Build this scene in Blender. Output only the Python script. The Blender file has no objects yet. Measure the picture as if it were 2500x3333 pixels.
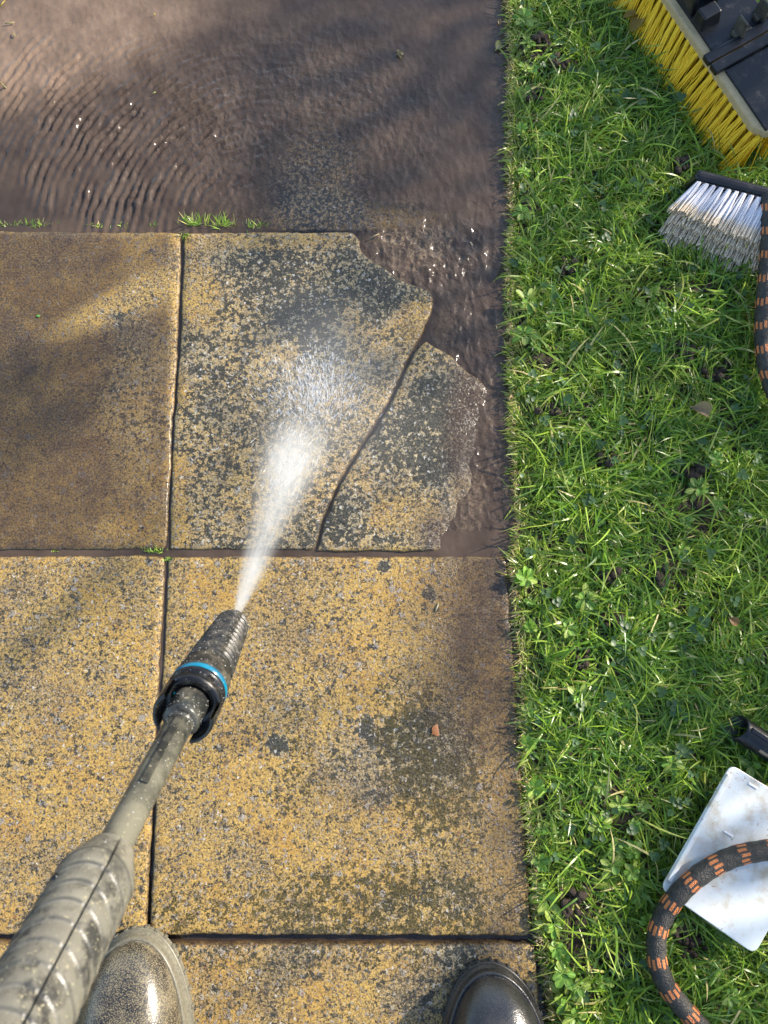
import bpy, math, random
import numpy as np
from mathutils import Vector, Matrix, geometry
rnd = random.Random(7); RS = np.random.RandomState(11)
sc = bpy.context.scene; COL = sc.collection

# ------------------------------------------------------------------ camera
K = 0.75
CAM = np.array([0.33983602, 0.40741088, 1.30329661]) * K
T_, R_, Y_ = 0.2008109, -0.02623767, -0.00154149
def rotm(t, r, y):
    cx, sx = math.cos(t), math.sin(t); cz, sz = math.cos(y), math.sin(y); cr, sr = math.cos(r), math.sin(r)
    Rx = np.array([[1, 0, 0], [0, cx, -sx], [0, sx, cx]]); Rz = np.array([[cz, -sz, 0], [sz, cz, 0], [0, 0, 1]])
    Ry = np.array([[cr, 0, sr], [0, 1, 0], [-sr, 0, cr]]); return Rz @ Rx @ Ry
RM = rotm(T_, R_, Y_); F = 2504.0
cam = bpy.data.objects.new('camera', bpy.data.cameras.new('camera')); COL.objects.link(cam); sc.camera = cam
M4 = Matrix.Identity(4)
for i in range(3):
    for j in range(3): M4[i][j] = RM[i][j]
    M4[i][3] = CAM[i]
cam.matrix_world = M4
cam.data.sensor_width = 36; cam.data.lens = F / 3333 * 36
cam.data.clip_start = 0.02; cam.data.clip_end = 500
cam.data.dof.use_dof = True; cam.data.dof.focus_distance = 0.93; cam.data.dof.aperture_fstop = 27.05 / 1.4

# ------------------------------------------------------------------ light
SAZ, SEL = math.radians(25), math.radians(29)
w = bpy.data.worlds.new('World'); sc.world = w; w.use_nodes = True
nt = w.node_tree; bg = nt.nodes['Background']
sky = nt.nodes.new('ShaderNodeTexSky'); sky.sky_type = 'NISHITA'; sky.sun_disc = False
sky.sun_elevation = SEL; sky.sun_rotation = math.pi / 2 - SAZ
nt.links.new(sky.outputs[0], bg.inputs[0]); bg.inputs[1].default_value = 0.15
sun = bpy.data.objects.new('sun', bpy.data.lights.new('sun', 'SUN')); COL.objects.link(sun)
sun.data.energy = 3.9; sun.data.angle = math.radians(1.2); sun.data.color = (1, 0.90, 0.76)
SD = Vector((math.cos(SEL) * math.cos(SAZ), math.cos(SEL) * math.sin(SAZ), math.sin(SEL)))
sun.rotation_euler = SD.to_track_quat('Z', 'Y').to_euler()
sun.location = (3, 2, 3)
sc.view_settings.view_transform = 'Standard'; sc.view_settings.look = 'None'
sc.view_settings.exposure = 1.0; sc.view_settings.gamma = 1
sc.cycles.volume_step_rate = 1.0; sc.cycles.volume_bounces = 5; sc.cycles.max_bounces = 8; sc.cycles.transparent_max_bounces = 16

# ------------------------------------------------------------------ pixel -> place
def G(u, v, z=0.0):
    d = RM @ np.array([(u - 1250) / F, (1666.5 - v) / F, -1.0])
    k = (z - CAM[2]) / d[2]
    p = CAM + d * k; return (float(p[0]), float(p[1]), float(z))
def GD(u, v, depth):
    return Vector(CAM + RM @ (np.array([(u - 1250) / F, (1666.5 - v) / F, -1.0]) * depth))
def PX(P):
    d = (np.asarray(P) - CAM) @ RM
    return 1250 + F * d[:, 0] / -d[:, 2], 1666.5 - F * d[:, 1] / -d[:, 2]

# ------------------------------------------------------------------ helpers
def hsh(ix, iy, s):
    n = (ix * 374761393 + iy * 668265263 + s * 974634777) & 0xffffffff
    n = ((n ^ (n >> 13)) * 1274126177) & 0xffffffff
    return ((n ^ (n >> 16)) & 0xffff) / 65535.0
def vn(x, y, s=0):
    x = np.asarray(x, float); y = np.asarray(y, float)
    ix = np.floor(x).astype(np.int64); iy = np.floor(y).astype(np.int64); fx = x - ix; fy = y - iy
    fx = fx * fx * (3 - 2 * fx); fy = fy * fy * (3 - 2 * fy)
    a = hsh(ix, iy, s); b = hsh(ix + 1, iy, s); c = hsh(ix, iy + 1, s); d = hsh(ix + 1, iy + 1, s)
    return (a * (1 - fx) + b * fx) * (1 - fy) + (c * (1 - fx) + d * fx) * fy
def fbm(x, y, s=0, o=4):
    r = 0; a = .5; t = 0
    for k in range(o):
        r = r + a * vn(x * 2 ** k, y * 2 ** k, s + k * 17); t += a; a *= .55
    return r / t
def sm(x, a, b):
    t = np.clip((x - a) / (b - a), 0, 1); return t * t * (3 - 2 * t)
def blob(u, v, cu, cv, ru, rv, rot=0, soft=.5):
    c, s = math.cos(math.radians(rot)), math.sin(math.radians(rot))
    x = ((u - cu) * c + (v - cv) * s) / ru; y = (-(u - cu) * s + (v - cv) * c) / rv
    return 1 - sm(np.sqrt(x * x + y * y), 1 - soft, 1 + soft)

def tag(o, label=None, cat=None, group=None, kind=None):
    if label: o['label'] = label
    if cat: o['category'] = cat
    if group: o['group'] = group
    if kind: o['kind'] = kind
    return o
def empty(name, loc):
    o = bpy.data.objects.new(name, None); COL.objects.link(o); o.location = loc; o.empty_display_size = .05; return o
def link(name, me, mat=None, parent=None):
    """link a mesh built in world coordinates; a child keeps its place under its parent"""
    o = bpy.data.objects.new(name, me); COL.objects.link(o)
    if mat and not me.materials: me.materials.append(mat)
    if parent is not None:
        o.parent = parent
        if parent.matrix_parent_inverse is not None:
            o.matrix_parent_inverse = Matrix.Translation(-Vector(root_loc(parent)))
    return o
def root_loc(p):
    l = Vector(p.location)
    return l
def mesh(vs, fs, smooth=True, name='m'):
    me = bpy.data.meshes.new(name); me.from_pydata([tuple(v) for v in vs], [], fs)
    if smooth: me.polygons.foreach_set('use_smooth', [True] * len(me.polygons))
    me.update(); return me
def npmesh(V, Fq, smooth=True, attrs=None, cols=None):
    me = bpy.data.meshes.new('m'); V = np.asarray(V, np.float32); Fq = np.asarray(Fq, np.int32); k = Fq.shape[1]
    me.vertices.add(len(V)); me.vertices.foreach_set('co', V.ravel())
    me.loops.add(Fq.size); me.loops.foreach_set('vertex_index', Fq.ravel())
    me.polygons.add(len(Fq)); me.polygons.foreach_set('loop_start', np.arange(0, Fq.size, k, dtype=np.int32))
    me.polygons.foreach_set('loop_total', np.full(len(Fq), k, np.int32))
    me.update(calc_edges=True); me.validate()
    if smooth: me.polygons.foreach_set('use_smooth', np.ones(len(me.polygons), bool))
    setattrs(me, attrs, cols); return me
def setattrs(me, attrs=None, cols=None):
    for n, a in (attrs or {}).items():
        at = me.attributes.new(n, 'FLOAT', 'POINT'); at.data.foreach_set('value', np.asarray(a, np.float32))
    for n, a in (cols or {}).items():
        at = me.attributes.new(n, 'FLOAT_COLOR', 'POINT')
        a = np.asarray(a, np.float32)
        if a.shape[1] == 3: a = np.concatenate([a, np.ones((len(a), 1), np.float32)], 1)
        at.data.foreach_set('color', a.ravel())
class MB:
    def __init__(s): s.v = []; s.f = []; s.a = []
    def add(s, vs, fs, a=0.0):
        n = len(s.v); s.v += [tuple(x) for x in vs]; s.f += [tuple(i + n for i in f) for f in fs]; s.a += [a] * len(vs)
    def box(s, c, ax, ay, az, a=0.0, taper=1.0):
        c, ax, ay, az = map(Vector, (c, ax, ay, az)); vs = []
        for k in (-1, 1):
            t = taper if k > 0 else 1
            for i, j in ((-1, -1), (1, -1), (1, 1), (-1, 1)): vs.append(c + ax * i * t + ay * j * t + az * k)
        s.add(vs, [(3, 2, 1, 0), (4, 5, 6, 7), (0, 1, 5, 4), (1, 2, 6, 5), (2, 3, 7, 6), (3, 0, 4, 7)], a)
    def tube(s, pts, rad, n=10, cap=True, a=0.0):
        pts = [Vector(p) for p in pts]; rad = rad if hasattr(rad, '__len__') else [rad] * len(pts)
        vs = []; up = None
        for i, p in enumerate(pts):
            t = (pts[min(i + 1, len(pts) - 1)] - pts[max(i - 1, 0)]).normalized()
            if up is None: up = t.orthogonal().normalized()
            up = (up - t * up.dot(t)).normalized(); b = t.cross(up)
            for k in range(n):
                an = 2 * math.pi * k / n; vs.append(p + (up * math.cos(an) + b * math.sin(an)) * rad[i])
        fs = [(i * n + k, i * n + (k + 1) % n, (i + 1) * n + (k + 1) % n, (i + 1) * n + k) for i in range(len(pts) - 1) for k in range(n)]
        if cap: fs += [tuple(range(n - 1, -1, -1)), tuple((len(pts) - 1) * n + k for k in range(n))]
        s.add(vs, fs, a)
    def build(s, name, mat, parent=None, smooth=True, bevel=0, seg=2, attr=None):
        me = mesh(s.v, s.f, smooth); 
        if attr: setattrs(me, {attr: s.a})
        o = link(name, me, mat, parent)
        if bevel:
            m = o.modifiers.new('bevel', 'BEVEL'); m.width = bevel; m.segments = seg; m.limit_method = 'ANGLE'; m.angle_limit = math.radians(40)
            m.harden_normals = False
        return o

# ------------------------------------------------------------------ node helper
class NT:
    def __init__(s, name):
        s.m = bpy.data.materials.new(name); s.m.use_nodes = True; s.t = s.m.node_tree
        s.bsdf = s.t.nodes['Principled BSDF']; s.out = s.t.nodes['Material Output']
    def n(s, ty, **kw):
        x = s.t.nodes.new(ty)
        for k, v in kw.items():
            if k.startswith('i_'): s.set(x.inputs[k[2:].replace('_', ' ')], v)
            else: setattr(x, k, v)
        return x
    def set(s, sock, v):
        if isinstance(v, bpy.types.NodeSocket): s.t.links.new(v, sock)
        elif isinstance(v, bpy.types.Node): s.t.links.new(v.outputs[0], sock)
        elif isinstance(v, tuple) and len(v) == 3 and sock.type == 'RGBA': sock.default_value = (*v, 1)
        else: sock.default_value = v
    def b(s, **kw):
        for k, v in kw.items(): s.set(s.bsdf.inputs[k.replace('_', ' ')], v)
    def math(s, op, a, b=0.0, c=0.0, clamp=False):
        x = s.t.nodes.new('ShaderNodeMath'); x.operation = op; x.use_clamp = clamp
        for i, v in enumerate((a, b, c)): s.set(x.inputs[i], v)
        return x.outputs[0]
    def mix(s, f, a, b, mode='MIX'):
        x = s.t.nodes.new('ShaderNodeMix'); x.data_type = 'RGBA'; x.blend_type = mode; x.clamp_factor = True
        s.set(x.inputs[0], f); s.set(x.inputs[6], a); s.set(x.inputs[7], b); return x.outputs[2]
    def ramp(s, v, a, b, lo=0.0, hi=1.0):
        x = s.t.nodes.new('ShaderNodeMapRange'); x.clamp = True; s.set(x.inputs[0], v)
        for i, q in enumerate((a, b, lo, hi)): s.set(x.inputs[i + 1], q)
        return x.outputs[0]
    def noise(s, vec, scale, detail=3, rough=.55, dist=0):
        x = s.t.nodes.new('ShaderNodeTexNoise'); s.set(x.inputs['Vector'], vec); x.inputs['Scale'].default_value = scale
        x.inputs['Detail'].default_value = detail; x.inputs['Roughness'].default_value = rough; x.inputs['Distortion'].default_value = dist
        return x
    def pos(s): return s.n('ShaderNodeNewGeometry').outputs['Position']
    def obj(s): return s.n('ShaderNodeTexCoord').outputs['Object']
    def attr(s, name, out='Fac'): return s.n('ShaderNodeAttribute', attribute_name=name).outputs[out]
    def vmap(s, vec, scale=(1, 1, 1), rot=(0, 0, 0), loc=(0, 0, 0)):
        x = s.t.nodes.new('ShaderNodeMapping'); s.set(x.inputs[0], vec); x.inputs[3].default_value = scale
        x.inputs[2].default_value = rot; x.inputs[1].default_value = loc; return x.outputs[0]
    def bump(s, h, strength=.5, dist=.001, nrm=None):
        x = s.t.nodes.new('ShaderNodeBump'); s.set(x.inputs['Height'], h); x.inputs['Strength'].default_value = strength
        x.inputs['Distance'].default_value = dist
        if nrm is not None: s.set(x.inputs['Normal'], nrm)
        return x.outputs[0]

# ------------------------------------------------------------------ paving material
def slab_material():
    m = NT('wet_aggregate_paving'); P = m.pos()
    wob = m.noise(P, 240, 2); P2 = m.n('ShaderNodeVectorMath', operation='MULTIPLY_ADD')
    m.set(P2.inputs[0], wob.outputs['Color']); P2.inputs[1].default_value = (.0065, .0065, .0065); m.set(P2.inputs[2], P)
    P2 = P2.outputs[0]
    fine = m.noise(P, 400, 4, .7).outputs[0]
    mid = m.noise(P, 130, 4, .6).outputs[0]
    broad = m.noise(P, 14, 3, .6).outputs[0]
    col = m.mix(m.ramp(fine, .38, .62), (.14, .095, .034), (.62, .405, .115))
    col = m.mix(m.ramp(mid, .35, .7), col, m.mix(.55, col, (.56, .37, .11)))
    col = m.mix(m.ramp(broad, .46, .70, 0, .5), col, (.42, .22, .04))
    br2 = m.noise(P, 9, 5, .65).outputs[0]; col = m.mix(m.ramp(br2, .46, .64, 0, .45), col, m.mix(m.ramp(fine, .38, .62), (.055, .050, .035), (.29, .25, .19)))
    # exposed stones of two sizes
    hts = []
    for sc_, th, keep in ((95, .34, .56), (180, .36, .48), (330, .38, .5)):
        v = m.n('ShaderNodeTexVoronoi', i_Scale=float(sc_), i_Vector=P2); v.inputs['Randomness'].default_value = 1; v.distance = 'MINKOWSKI' if sc_ < 300 else 'EUCLIDEAN'
        if sc_ < 300: v.inputs['Exponent'].default_value = 1.1
        sp = m.n('ShaderNodeSeparateColor'); m.set(sp.inputs[0], v.outputs['Color'])
        on = m.math('GREATER_THAN', sp.outputs[0], keep)
        r = m.math('MULTIPLY_ADD', sp.outputs[1], .32, th - .1)
        edge = m.math('SUBTRACT', r, v.outputs['Distance'])
        mask = m.math('MULTIPLY', on, m.ramp(edge, 0, .08))
        cr = m.n('ShaderNodeValToRGB'); m.set(cr.inputs[0], sp.outputs[2]); e = cr.color_ramp; e.interpolation = 'CONSTANT'
        cs = [(0, (.27, .24, .20)), (.16, (.10, .075, .05)), (.3, (.32, .30, .27)), (.45, (.19, .13, .075)), (.58, (.42, .35, .24)),
              (.70, (.20, .20, .19)), (.80, (.035, .03, .025)), (.90, (.62, .58, .50)), (.955, (.25, .10, .05))]
        e.elements[0].position = 0; e.elements[0].color = (*cs[0][1], 1); e.elements[1].position = cs[1][0]; e.elements[1].color = (*cs[1][1], 1)
        for p, c in cs[2:]: x = e.elements.new(p); x.color = (*c, 1)
        stone = m.mix(m.ramp(fine, .3, .7, 0, .35), cr.outputs[0], (.3, .2, .1), 'MIX')
        col = m.mix(m.math('MULTIPLY', mask, .85), col, stone)
        # dark crevice round the stones
        rim = m.math('MULTIPLY', on, m.math('MULTIPLY', m.ramp(edge, -.10, 0), m.ramp(edge, .06, 0)))
        col = m.mix(m.math('MULTIPLY', rim, .55), col, (.05, .032, .015)); hts.append(mask)
    # pits and dark speckle, everywhere a little
    pit = m.noise(P, 300, 3, .7).outputs[0]
    pm = m.ramp(m.math('ADD', pit, m.math('MULTIPLY', m.math('SUBTRACT', br2, .5), .40)), .56, .62); col = m.mix(m.math('MULTIPLY', pm, .85), col, (.030, .026, .018))
    # black lichen, density from the mesh attribute
    ln = m.noise(P2, 175, 3, .7).outputs[0]; lb = m.noise(P, 34, 2, .5).outputs[0]
    lsum = m.math('ADD', m.math('MULTIPLY', ln, .84), m.math('MULTIPLY', lb, .16))
    th = m.math('MULTIPLY_ADD', m.attr('lichen'), -.215, .652)
    lm = m.ramp(m.math('SUBTRACT', lsum, th), -.004, .012)
    pale = m.mix(m.ramp(m.attr('lichen'), .42, 1.0, 0, .62), col, m.mix(m.ramp(fine, .4, .6), (.13, .12, .085), (.50, .46, .34)))
    col = m.mix(m.math('MULTIPLY', lm, .93), pale, m.mix(m.ramp(fine, .35, .62), (.008, .010, .009), (.055, .055, .045)))
    cv = m.n('ShaderNodeTexVoronoi', i_Scale=165.0, i_Vector=P2); cv.distance = 'MINKOWSKI'; cv.inputs['Exponent'].default_value = 1.1
    cs_ = m.n('ShaderNodeSeparateColor'); m.set(cs_.inputs[0], cv.outputs['Color']); chip = m.math('MULTIPLY', m.math('GREATER_THAN', cs_.outputs[0], .70), m.ramp(cv.outputs['Distance'], .42, .30))
    col = m.mix(m.math('MULTIPLY', chip, m.math('MULTIPLY', m.ramp(m.attr('lichen'), .3, .7), .85)), col, m.mix(cs_.outputs[1], (.22, .21, .17), (.62, .60, .55)))
    # olive algae
    an = m.noise(P2, 150, 3, .75).outputs[0]
    am = m.ramp(m.math('ADD', m.math('MULTIPLY', m.attr('algae'), .22), an), .655, .70, 0, .9)
    col = m.mix(am, col, m.mix(m.ramp(fine, .4, .6), (.016, .015, .006), (.10, .08, .02)))
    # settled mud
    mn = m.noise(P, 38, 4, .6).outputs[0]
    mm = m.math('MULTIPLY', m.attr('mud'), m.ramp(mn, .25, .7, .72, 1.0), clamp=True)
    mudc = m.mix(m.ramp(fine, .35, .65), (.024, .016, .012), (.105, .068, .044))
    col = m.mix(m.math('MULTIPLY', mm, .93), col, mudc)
    film = m.attr('film')
    h = m.math('ADD', m.math('MULTIPLY', fine, .6), m.math('MULTIPLY', hts[0], .35)); h = m.math('ADD', h, m.math('MULTIPLY', hts[1], .3))
    h = m.math('SUBTRACT', h, m.math('MULTIPLY', pm, .5)); h = m.math('ADD', h, m.math('MULTIPLY', mid, .9))
    bs = m.t.nodes.new('ShaderNodeBump'); m.set(bs.inputs['Height'], h); bs.inputs['Distance'].default_value = .0016
    m.set(bs.inputs['Strength'], m.ramp(film, 0, 1, .85, .15))
    rr = m.math('ADD', m.ramp(pit, .35, .65, .30, .52), m.math('MULTIPLY', film, -.26))
    m.b(Base_Color=col, Roughness=rr, Normal=bs.outputs[0]); m.bsdf.inputs['Specular IOR Level'].default_value = .45
    return m.m
M_SLAB = slab_material()

def simple(name, c1, c2, scale=200, rough=.5, bump=.3, bd=.0006, spec=.5, detail=4, lo=.35, hi=.65, metal=0, coat=0):
    m = NT(name); P = m.obj(); n = m.noise(P, scale, detail, .6).outputs[0]
    m.b(Base_Color=m.mix(m.ramp(n, lo, hi), c1, c2), Roughness=m.ramp(n, .3, .7, rough * .8, min(1, rough * 1.2)), Metallic=metal)
    m.bsdf.inputs['Specular IOR Level'].default_value = spec; m.bsdf.inputs['Coat Weight'].default_value = coat
    m.bsdf.inputs['Coat Roughness'].default_value = .12
    m.b(Normal=m.bump(n, bump, bd)); return m

# ------------------------------------------------------------------ paving slabs
def rough_outline(pts, seed, amp=.0016, step=.006, z=0, corner=.006):
    """pixel polygon -> jittered world outline with rounded corners"""
    W = [Vector(p) for p in pts]; out = []; n = len(W)
    R = []
    for i in range(n):
        a, b, c = W[i - 1], W[i], W[(i + 1) % n]
        l1, l2 = (a - b), (c - b); k = min(corner, l1.length * .4, l2.length * .4)
        p, q = b + l1.normalized() * k, b + l2.normalized() * k
        R += [p, (p + q) * .25 + b * .5, q]
    n = len(R)
    for i in range(n):
        a, b = R[i], R[(i + 1) % n]; L = (b - a).length; m = max(1, int(L / step)); nr = Vector((-(b - a).y, (b - a).x)).normalized()
        for k in range(m):
            p = a.lerp(b, k / m)
            j = (fbm(p.x * 60 + seed * 3.1, p.y * 60, seed, 3) - .5) * 2 * amp * 1.6 + (float(vn(p.x * 260, p.y * 260 + seed, seed)) - .5) * amp * 1.2
            out.append(p + nr * float(j))
    return out
SLAB_T = .036
def attr_fields(V):
    u, v = PX(V); x, y = V[:, 0], V[:, 1]
    n1 = fbm(x * 9, y * 9, 5); n2 = fbm(x * 22, y * 22, 9)
    B = lambda *a, **k: blob(u, v, *a, **k)
    lich = .10 + .0 * u
    def mx(f, val): 
        nonlocal lich; lich = np.maximum(lich, f * val)
    mx(B(1040, 580, 260, 240, soft=.6), .80)
    row2 = sm(v, 735, 770) * (1 - sm(v, 1780, 1800)); mid = row2 * sm(u, 560, 640)
    lich = np.maximum(lich, mid * .68)
    mx(B(1000, 900, 420, 170, 8, soft=.5) * row2, .86); mx(B(720, 850, 110, 120, soft=.6) * row2, .74); mx(B(1250, 960, 150, 110, 25, soft=.4) * row2, .92)
    mx(B(1060, 1140, 110, 90, soft=.5) * row2, 1.0); mx(B(1000, 1020, 160, 120, soft=.5) * row2, .95)
    mx(B(640, 1130, 80, 170, soft=.6), .78); mx(B(1430, 1390, 170, 220, 10, soft=.35) * row2, 1.15); mx(B(1300, 1440, 140, 190, 20, soft=.5), .92)
    mx(B(1150, 1680, 90, 110, soft=.5), .9); mx(B(1250, 1740, 60, 50, soft=.5), .95); mx(B(620, 1400, 80, 120, soft=.6), .66)
    mx(B(760, 1600, 60, 160, soft=.6), .6); mx(B(1330, 1540, 90, 60), .8); mx(B(1130, 1740, 60, 50), .9)
    lich = np.maximum(lich, B(1380, 1655, 130, 60, -10) * -.0 + lich)
    lich = lich - B(1350, 1040, 60, 60) * .6 - B(1300, 1680, 110, 50, -15) * .5 - B(650, 950, 60, 120) * .35 - B(840, 790, 260, 30) * .35
    lich = lich + .26 * sm(v, 1800, 1815)
    # left slab of that row: only speckle
    left2 = row2 * (1 - sm(u, 540, 570)); lich = lich * (1 - left2) + left2 * (.22 + .30 * B(450, 1250, 150, 300))
    mx(B(385, 1035, 16, 16, soft=.6), 1.3); mx(B(390, 1065, 10, 10), 1.2); mx(B(500, 825, 22, 12), 1.1)
    # front row
    r1 = sm(v, 1795, 1815)
    mx(B(905, 2425, 32, 32, soft=.4), 1.5); mx(B(1195, 2370, 24, 44, soft=.4), 1.3); mx(B(1400, 1935, 26, 22), 1.3); mx(B(1250, 1840, 18, 24), 1.3)
    mx(B(1400, 2450, 170, 160, -30) * r1, .85); mx(B(1230, 2480, 230, 170) * r1, .62); mx(B(1470, 2920, 120, 90) * r1, .66); mx(B(1300, 2960, 140, 70) * r1, .55)
    mx(B(1500, 2000, 150, 140) * r1, .5); mx(B(1620, 1900, 60, 80) * r1, .7); mx(B(1480, 3110, 90, 60) * r1, .95); mx(B(1350, 3230, 160, 100) * r1, .62)
    mx(B(1080, 3160, 260, 60) * r1, .5); mx(B(600, 3250, 90, 60) * r1, .45); mx(B(700, 3230, 14, 14), 1.4); mx(B(240, 1780 + 400, 200, 60) * r1, .35)
    mx(B(760, 3260, 12, 12), 1.3); mx(B(1290, 2240, 60, 60) * r1, .5); mx(B(700, 1950, 50, 40) * r1, .2)
    mx(sm(v, 3065, 3085) * (1 - sm(v, 3110, 3150)) * .55, 1)
    lich = np.where(lich > .2, lich + (n1 - .5) * .35, lich)
    algae = np.maximum.reduce([B(1400, 2480, 190, 300, -15) * .95, B(1560, 2200, 160, 500) * .45, B(1000, 2300, 300, 250) * .25, B(1250, 2950, 520, 150) * .85, B(700, 2960, 260, 90) * .6, B(970, 2480, 70, 200) * .5,
                               B(560, 2990, 60, 60) * .8, B(1100, 2560, 300, 200) * .35, B(300, 2700, 260, 260) * .15, B(1050, 3120, 500, 60) * .5])
    algae = algae * r1
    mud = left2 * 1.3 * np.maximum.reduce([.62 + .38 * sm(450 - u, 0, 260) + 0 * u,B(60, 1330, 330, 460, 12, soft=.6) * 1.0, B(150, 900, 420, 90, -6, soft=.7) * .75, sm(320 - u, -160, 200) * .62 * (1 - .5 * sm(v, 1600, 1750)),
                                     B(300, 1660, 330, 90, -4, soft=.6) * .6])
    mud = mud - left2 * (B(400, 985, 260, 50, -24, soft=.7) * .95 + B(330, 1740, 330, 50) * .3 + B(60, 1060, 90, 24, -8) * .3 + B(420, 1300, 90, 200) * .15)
    mud = np.maximum(mud, r1 * B(1660, 2080, 290, 460, 4, soft=.6) * .98); mud = np.maximum(mud, r1 * B(1660, 2650, 80, 600, 2, soft=.6) * .65)
    mud = np.maximum(mud, np.maximum(B(1545, 1330, 90, 330, 5, soft=.5), B(1450, 1740, 90, 80, 0, soft=.6)) * row2 * 1.0); mud = np.maximum(mud, (1 - sm(v, 738, 760)) * (.45 - .30 * B(1040, 590, 170, 200)))
    mud = np.maximum(mud, B(880, 2660 - 600, 0.1, .1)); mud = np.maximum(mud, r1 * B(1300, 2520, 300, 120, -20) * .25)
    mud = mud + B(700, 1020, 130, 130) * .0
    mud = np.clip(mud + (n2 - .5) * .3 * (mud > .05), 0, 1)
    film = np.clip(.25 + mud * .55 + (n1 - .5) * .5 + B(1620, 2100, 120, 350) * .4, 0, 1)
    return dict(lichen=np.clip(lich, -.5, 1.6), algae=np.clip(algae, 0, 1), mud=mud, film=film)
def slab(pts, label, seed, z=0.0, tilt=None, zfun=None, name='paving_slab', px=True, corner=.007, amp=.0011):
    W = [Vector(G(*p)[:2]) for p in pts] if px else [Vector(p) for p in pts]
    area = sum(W[i - 1].x * W[i].y - W[i].x * W[i - 1].y for i in range(len(W)))
    if area < 0: W.reverse()
    ol = rough_outline(W, seed, corner=corner, amp=amp); n = len(ol)
    def zt(x, y):
        if zfun: return z + zfun(x, y)
        return z + (tilt[0] * (x - tilt[2]) + tilt[1] * (y - tilt[3]) if tilt else 0)
    # inner points
    c = sum(ol, Vector((0, 0))) / n; ins = []
    for p, q, r in zip(ol[-1:] + ol[:-1], ol, ol[1:] + ol[:1]):
        t = (r - p); nn = Vector((-t.y, t.x)).normalized(); ins.append(q + nn * .0022)
    xs = [p.x for p in ol]; ys = [p.y for p in ol]; g = .008; pts2 = list(ins); bx = np.array([[p.x, p.y] for p in ins])
    gx = np.arange(min(xs), max(xs), g); gy = np.arange(min(ys), max(ys), g)
    GX, GY = np.meshgrid(gx, gy); GX = GX.ravel(); GY = GY.ravel(); inside = np.zeros(len(GX), bool)
    j = len(bx) - 1
    for i in range(len(bx)):
        xi, yi = bx[i]; xj, yj = bx[j]
        if yi != yj:
            cr = ((yi > GY) != (yj > GY)) & (GX < (xj - xi) * (GY - yi) / (yj - yi) + xi); inside ^= cr
        j = i
    GX = GX[inside]; GY = GY[inside]
    dmin = np.full(len(GX), 9.0)
    for i in range(len(bx)): dmin = np.minimum(dmin, (GX - bx[i, 0]) ** 2 + (GY - bx[i, 1]) ** 2)
    ok = dmin > .0045 ** 2; pts2 += [Vector((a, b)) for a, b in zip(GX[ok], GY[ok])]
    vs, ed, fs, *_ = geometry.delaunay_2d_cdt(pts2, [(i, (i + 1) % n) for i in range(n)], [], 1, 1e-6)
    V = [(p.x, p.y, zt(p.x, p.y) + (float(fbm(p.x * 25, p.y * 25, 3, 2)) - .5) * .0012) for p in vs]; Fs = [tuple(f) for f in fs]
    # chamfer + sides, in the order of the inner loop
    m = len(V)
    for k, (dz) in enumerate((-.0018, -.008, -SLAB_T)):
        for i in range(n):
            q = ol[i] + (ol[i] - ins[i]).normalized() * (.0 if k == 0 else .0006 * (1 + 2 * float(vn(ol[i].x * 150, ol[i].y * 150, k))))
            V.append((q.x, q.y, zt(q.x, q.y) + dz))
    for i in range(n):
        j = (i + 1) % n; Fs.append((i, m + i, m + j, j)[::1])
        for k in range(2): Fs.append((m + k * n + i, m + (k + 1) * n + i, m + (k + 1) * n + j, m + k * n + j))
    loc = Vector((c.x, c.y, z))
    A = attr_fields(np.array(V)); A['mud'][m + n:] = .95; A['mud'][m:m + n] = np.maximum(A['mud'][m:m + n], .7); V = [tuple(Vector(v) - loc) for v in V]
    me = mesh(V, Fs); setattrs(me, A); o = link(name, me, M_SLAB); o.location = loc
    tag(o, label, 'paving slab', 'concrete paving slabs'); return o

def ext(u, v, dx, dy):   # a point beyond the frame, metres from a pixel's place
    p = G(u, v); return (p[0] + dx, p[1] + dy)
def gp(L): return [G(*p)[:2] for p in L]
WL = np.array([G(u, v)[:2] for u, v in ((1425, 1790), (1440, 1700), (1495, 1600), (1525, 1400), (1540, 1230), (1540, 1100))])
def wedge_z(x, y):     # worn low towards the lawn, where the water runs over it
    d = x - float(np.interp(y, WL[:, 1], WL[:, 0])); return -.0052 * float(sm(np.float64(d), -.030, .026)) - .004 * float(sm(np.float64(d), 0, .05)) + (float(fbm(x * 45, y * 45, 77, 3)) - .5) * .0035 * float(sm(np.float64(d), -.04, 0))
slab(gp([(548, 1812), (1648, 1812), (1690, 2400), (1732, 3046), (486, 3042)]), 'whole mottled yellow slab in the middle, above the right boot', 1, px=False)
slab(gp([(536, 1808)]) + [ext(536, 1808, -.45, 0), ext(473, 3037, -.45, 0)] + gp([(473, 3037), (510, 2300)]), 'sunlit yellow slab behind the lance at the left edge', 2, px=False)
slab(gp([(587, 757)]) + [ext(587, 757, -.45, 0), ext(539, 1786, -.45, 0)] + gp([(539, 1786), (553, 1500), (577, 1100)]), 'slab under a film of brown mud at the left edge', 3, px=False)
slab(gp([(600, 757), (900, 754), (1150, 755), (1168, 775), (1178, 822), (1215, 852), (1250, 870), (1290, 905), (1345, 925), (1395, 945), (1410, 965), (1403, 1016), (1384, 1062),
         (1366, 1096), (1342, 1137), (1305, 1215), (1270, 1295), (1222, 1372), (1168, 1452), (1102, 1567), (1050, 1685), (1022, 1788), (551, 1788), (560, 1500), (588, 1100)]),
     'largest piece of the cracked slab, speckled black where the jet lands', 4, px=False, corner=.003)
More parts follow.
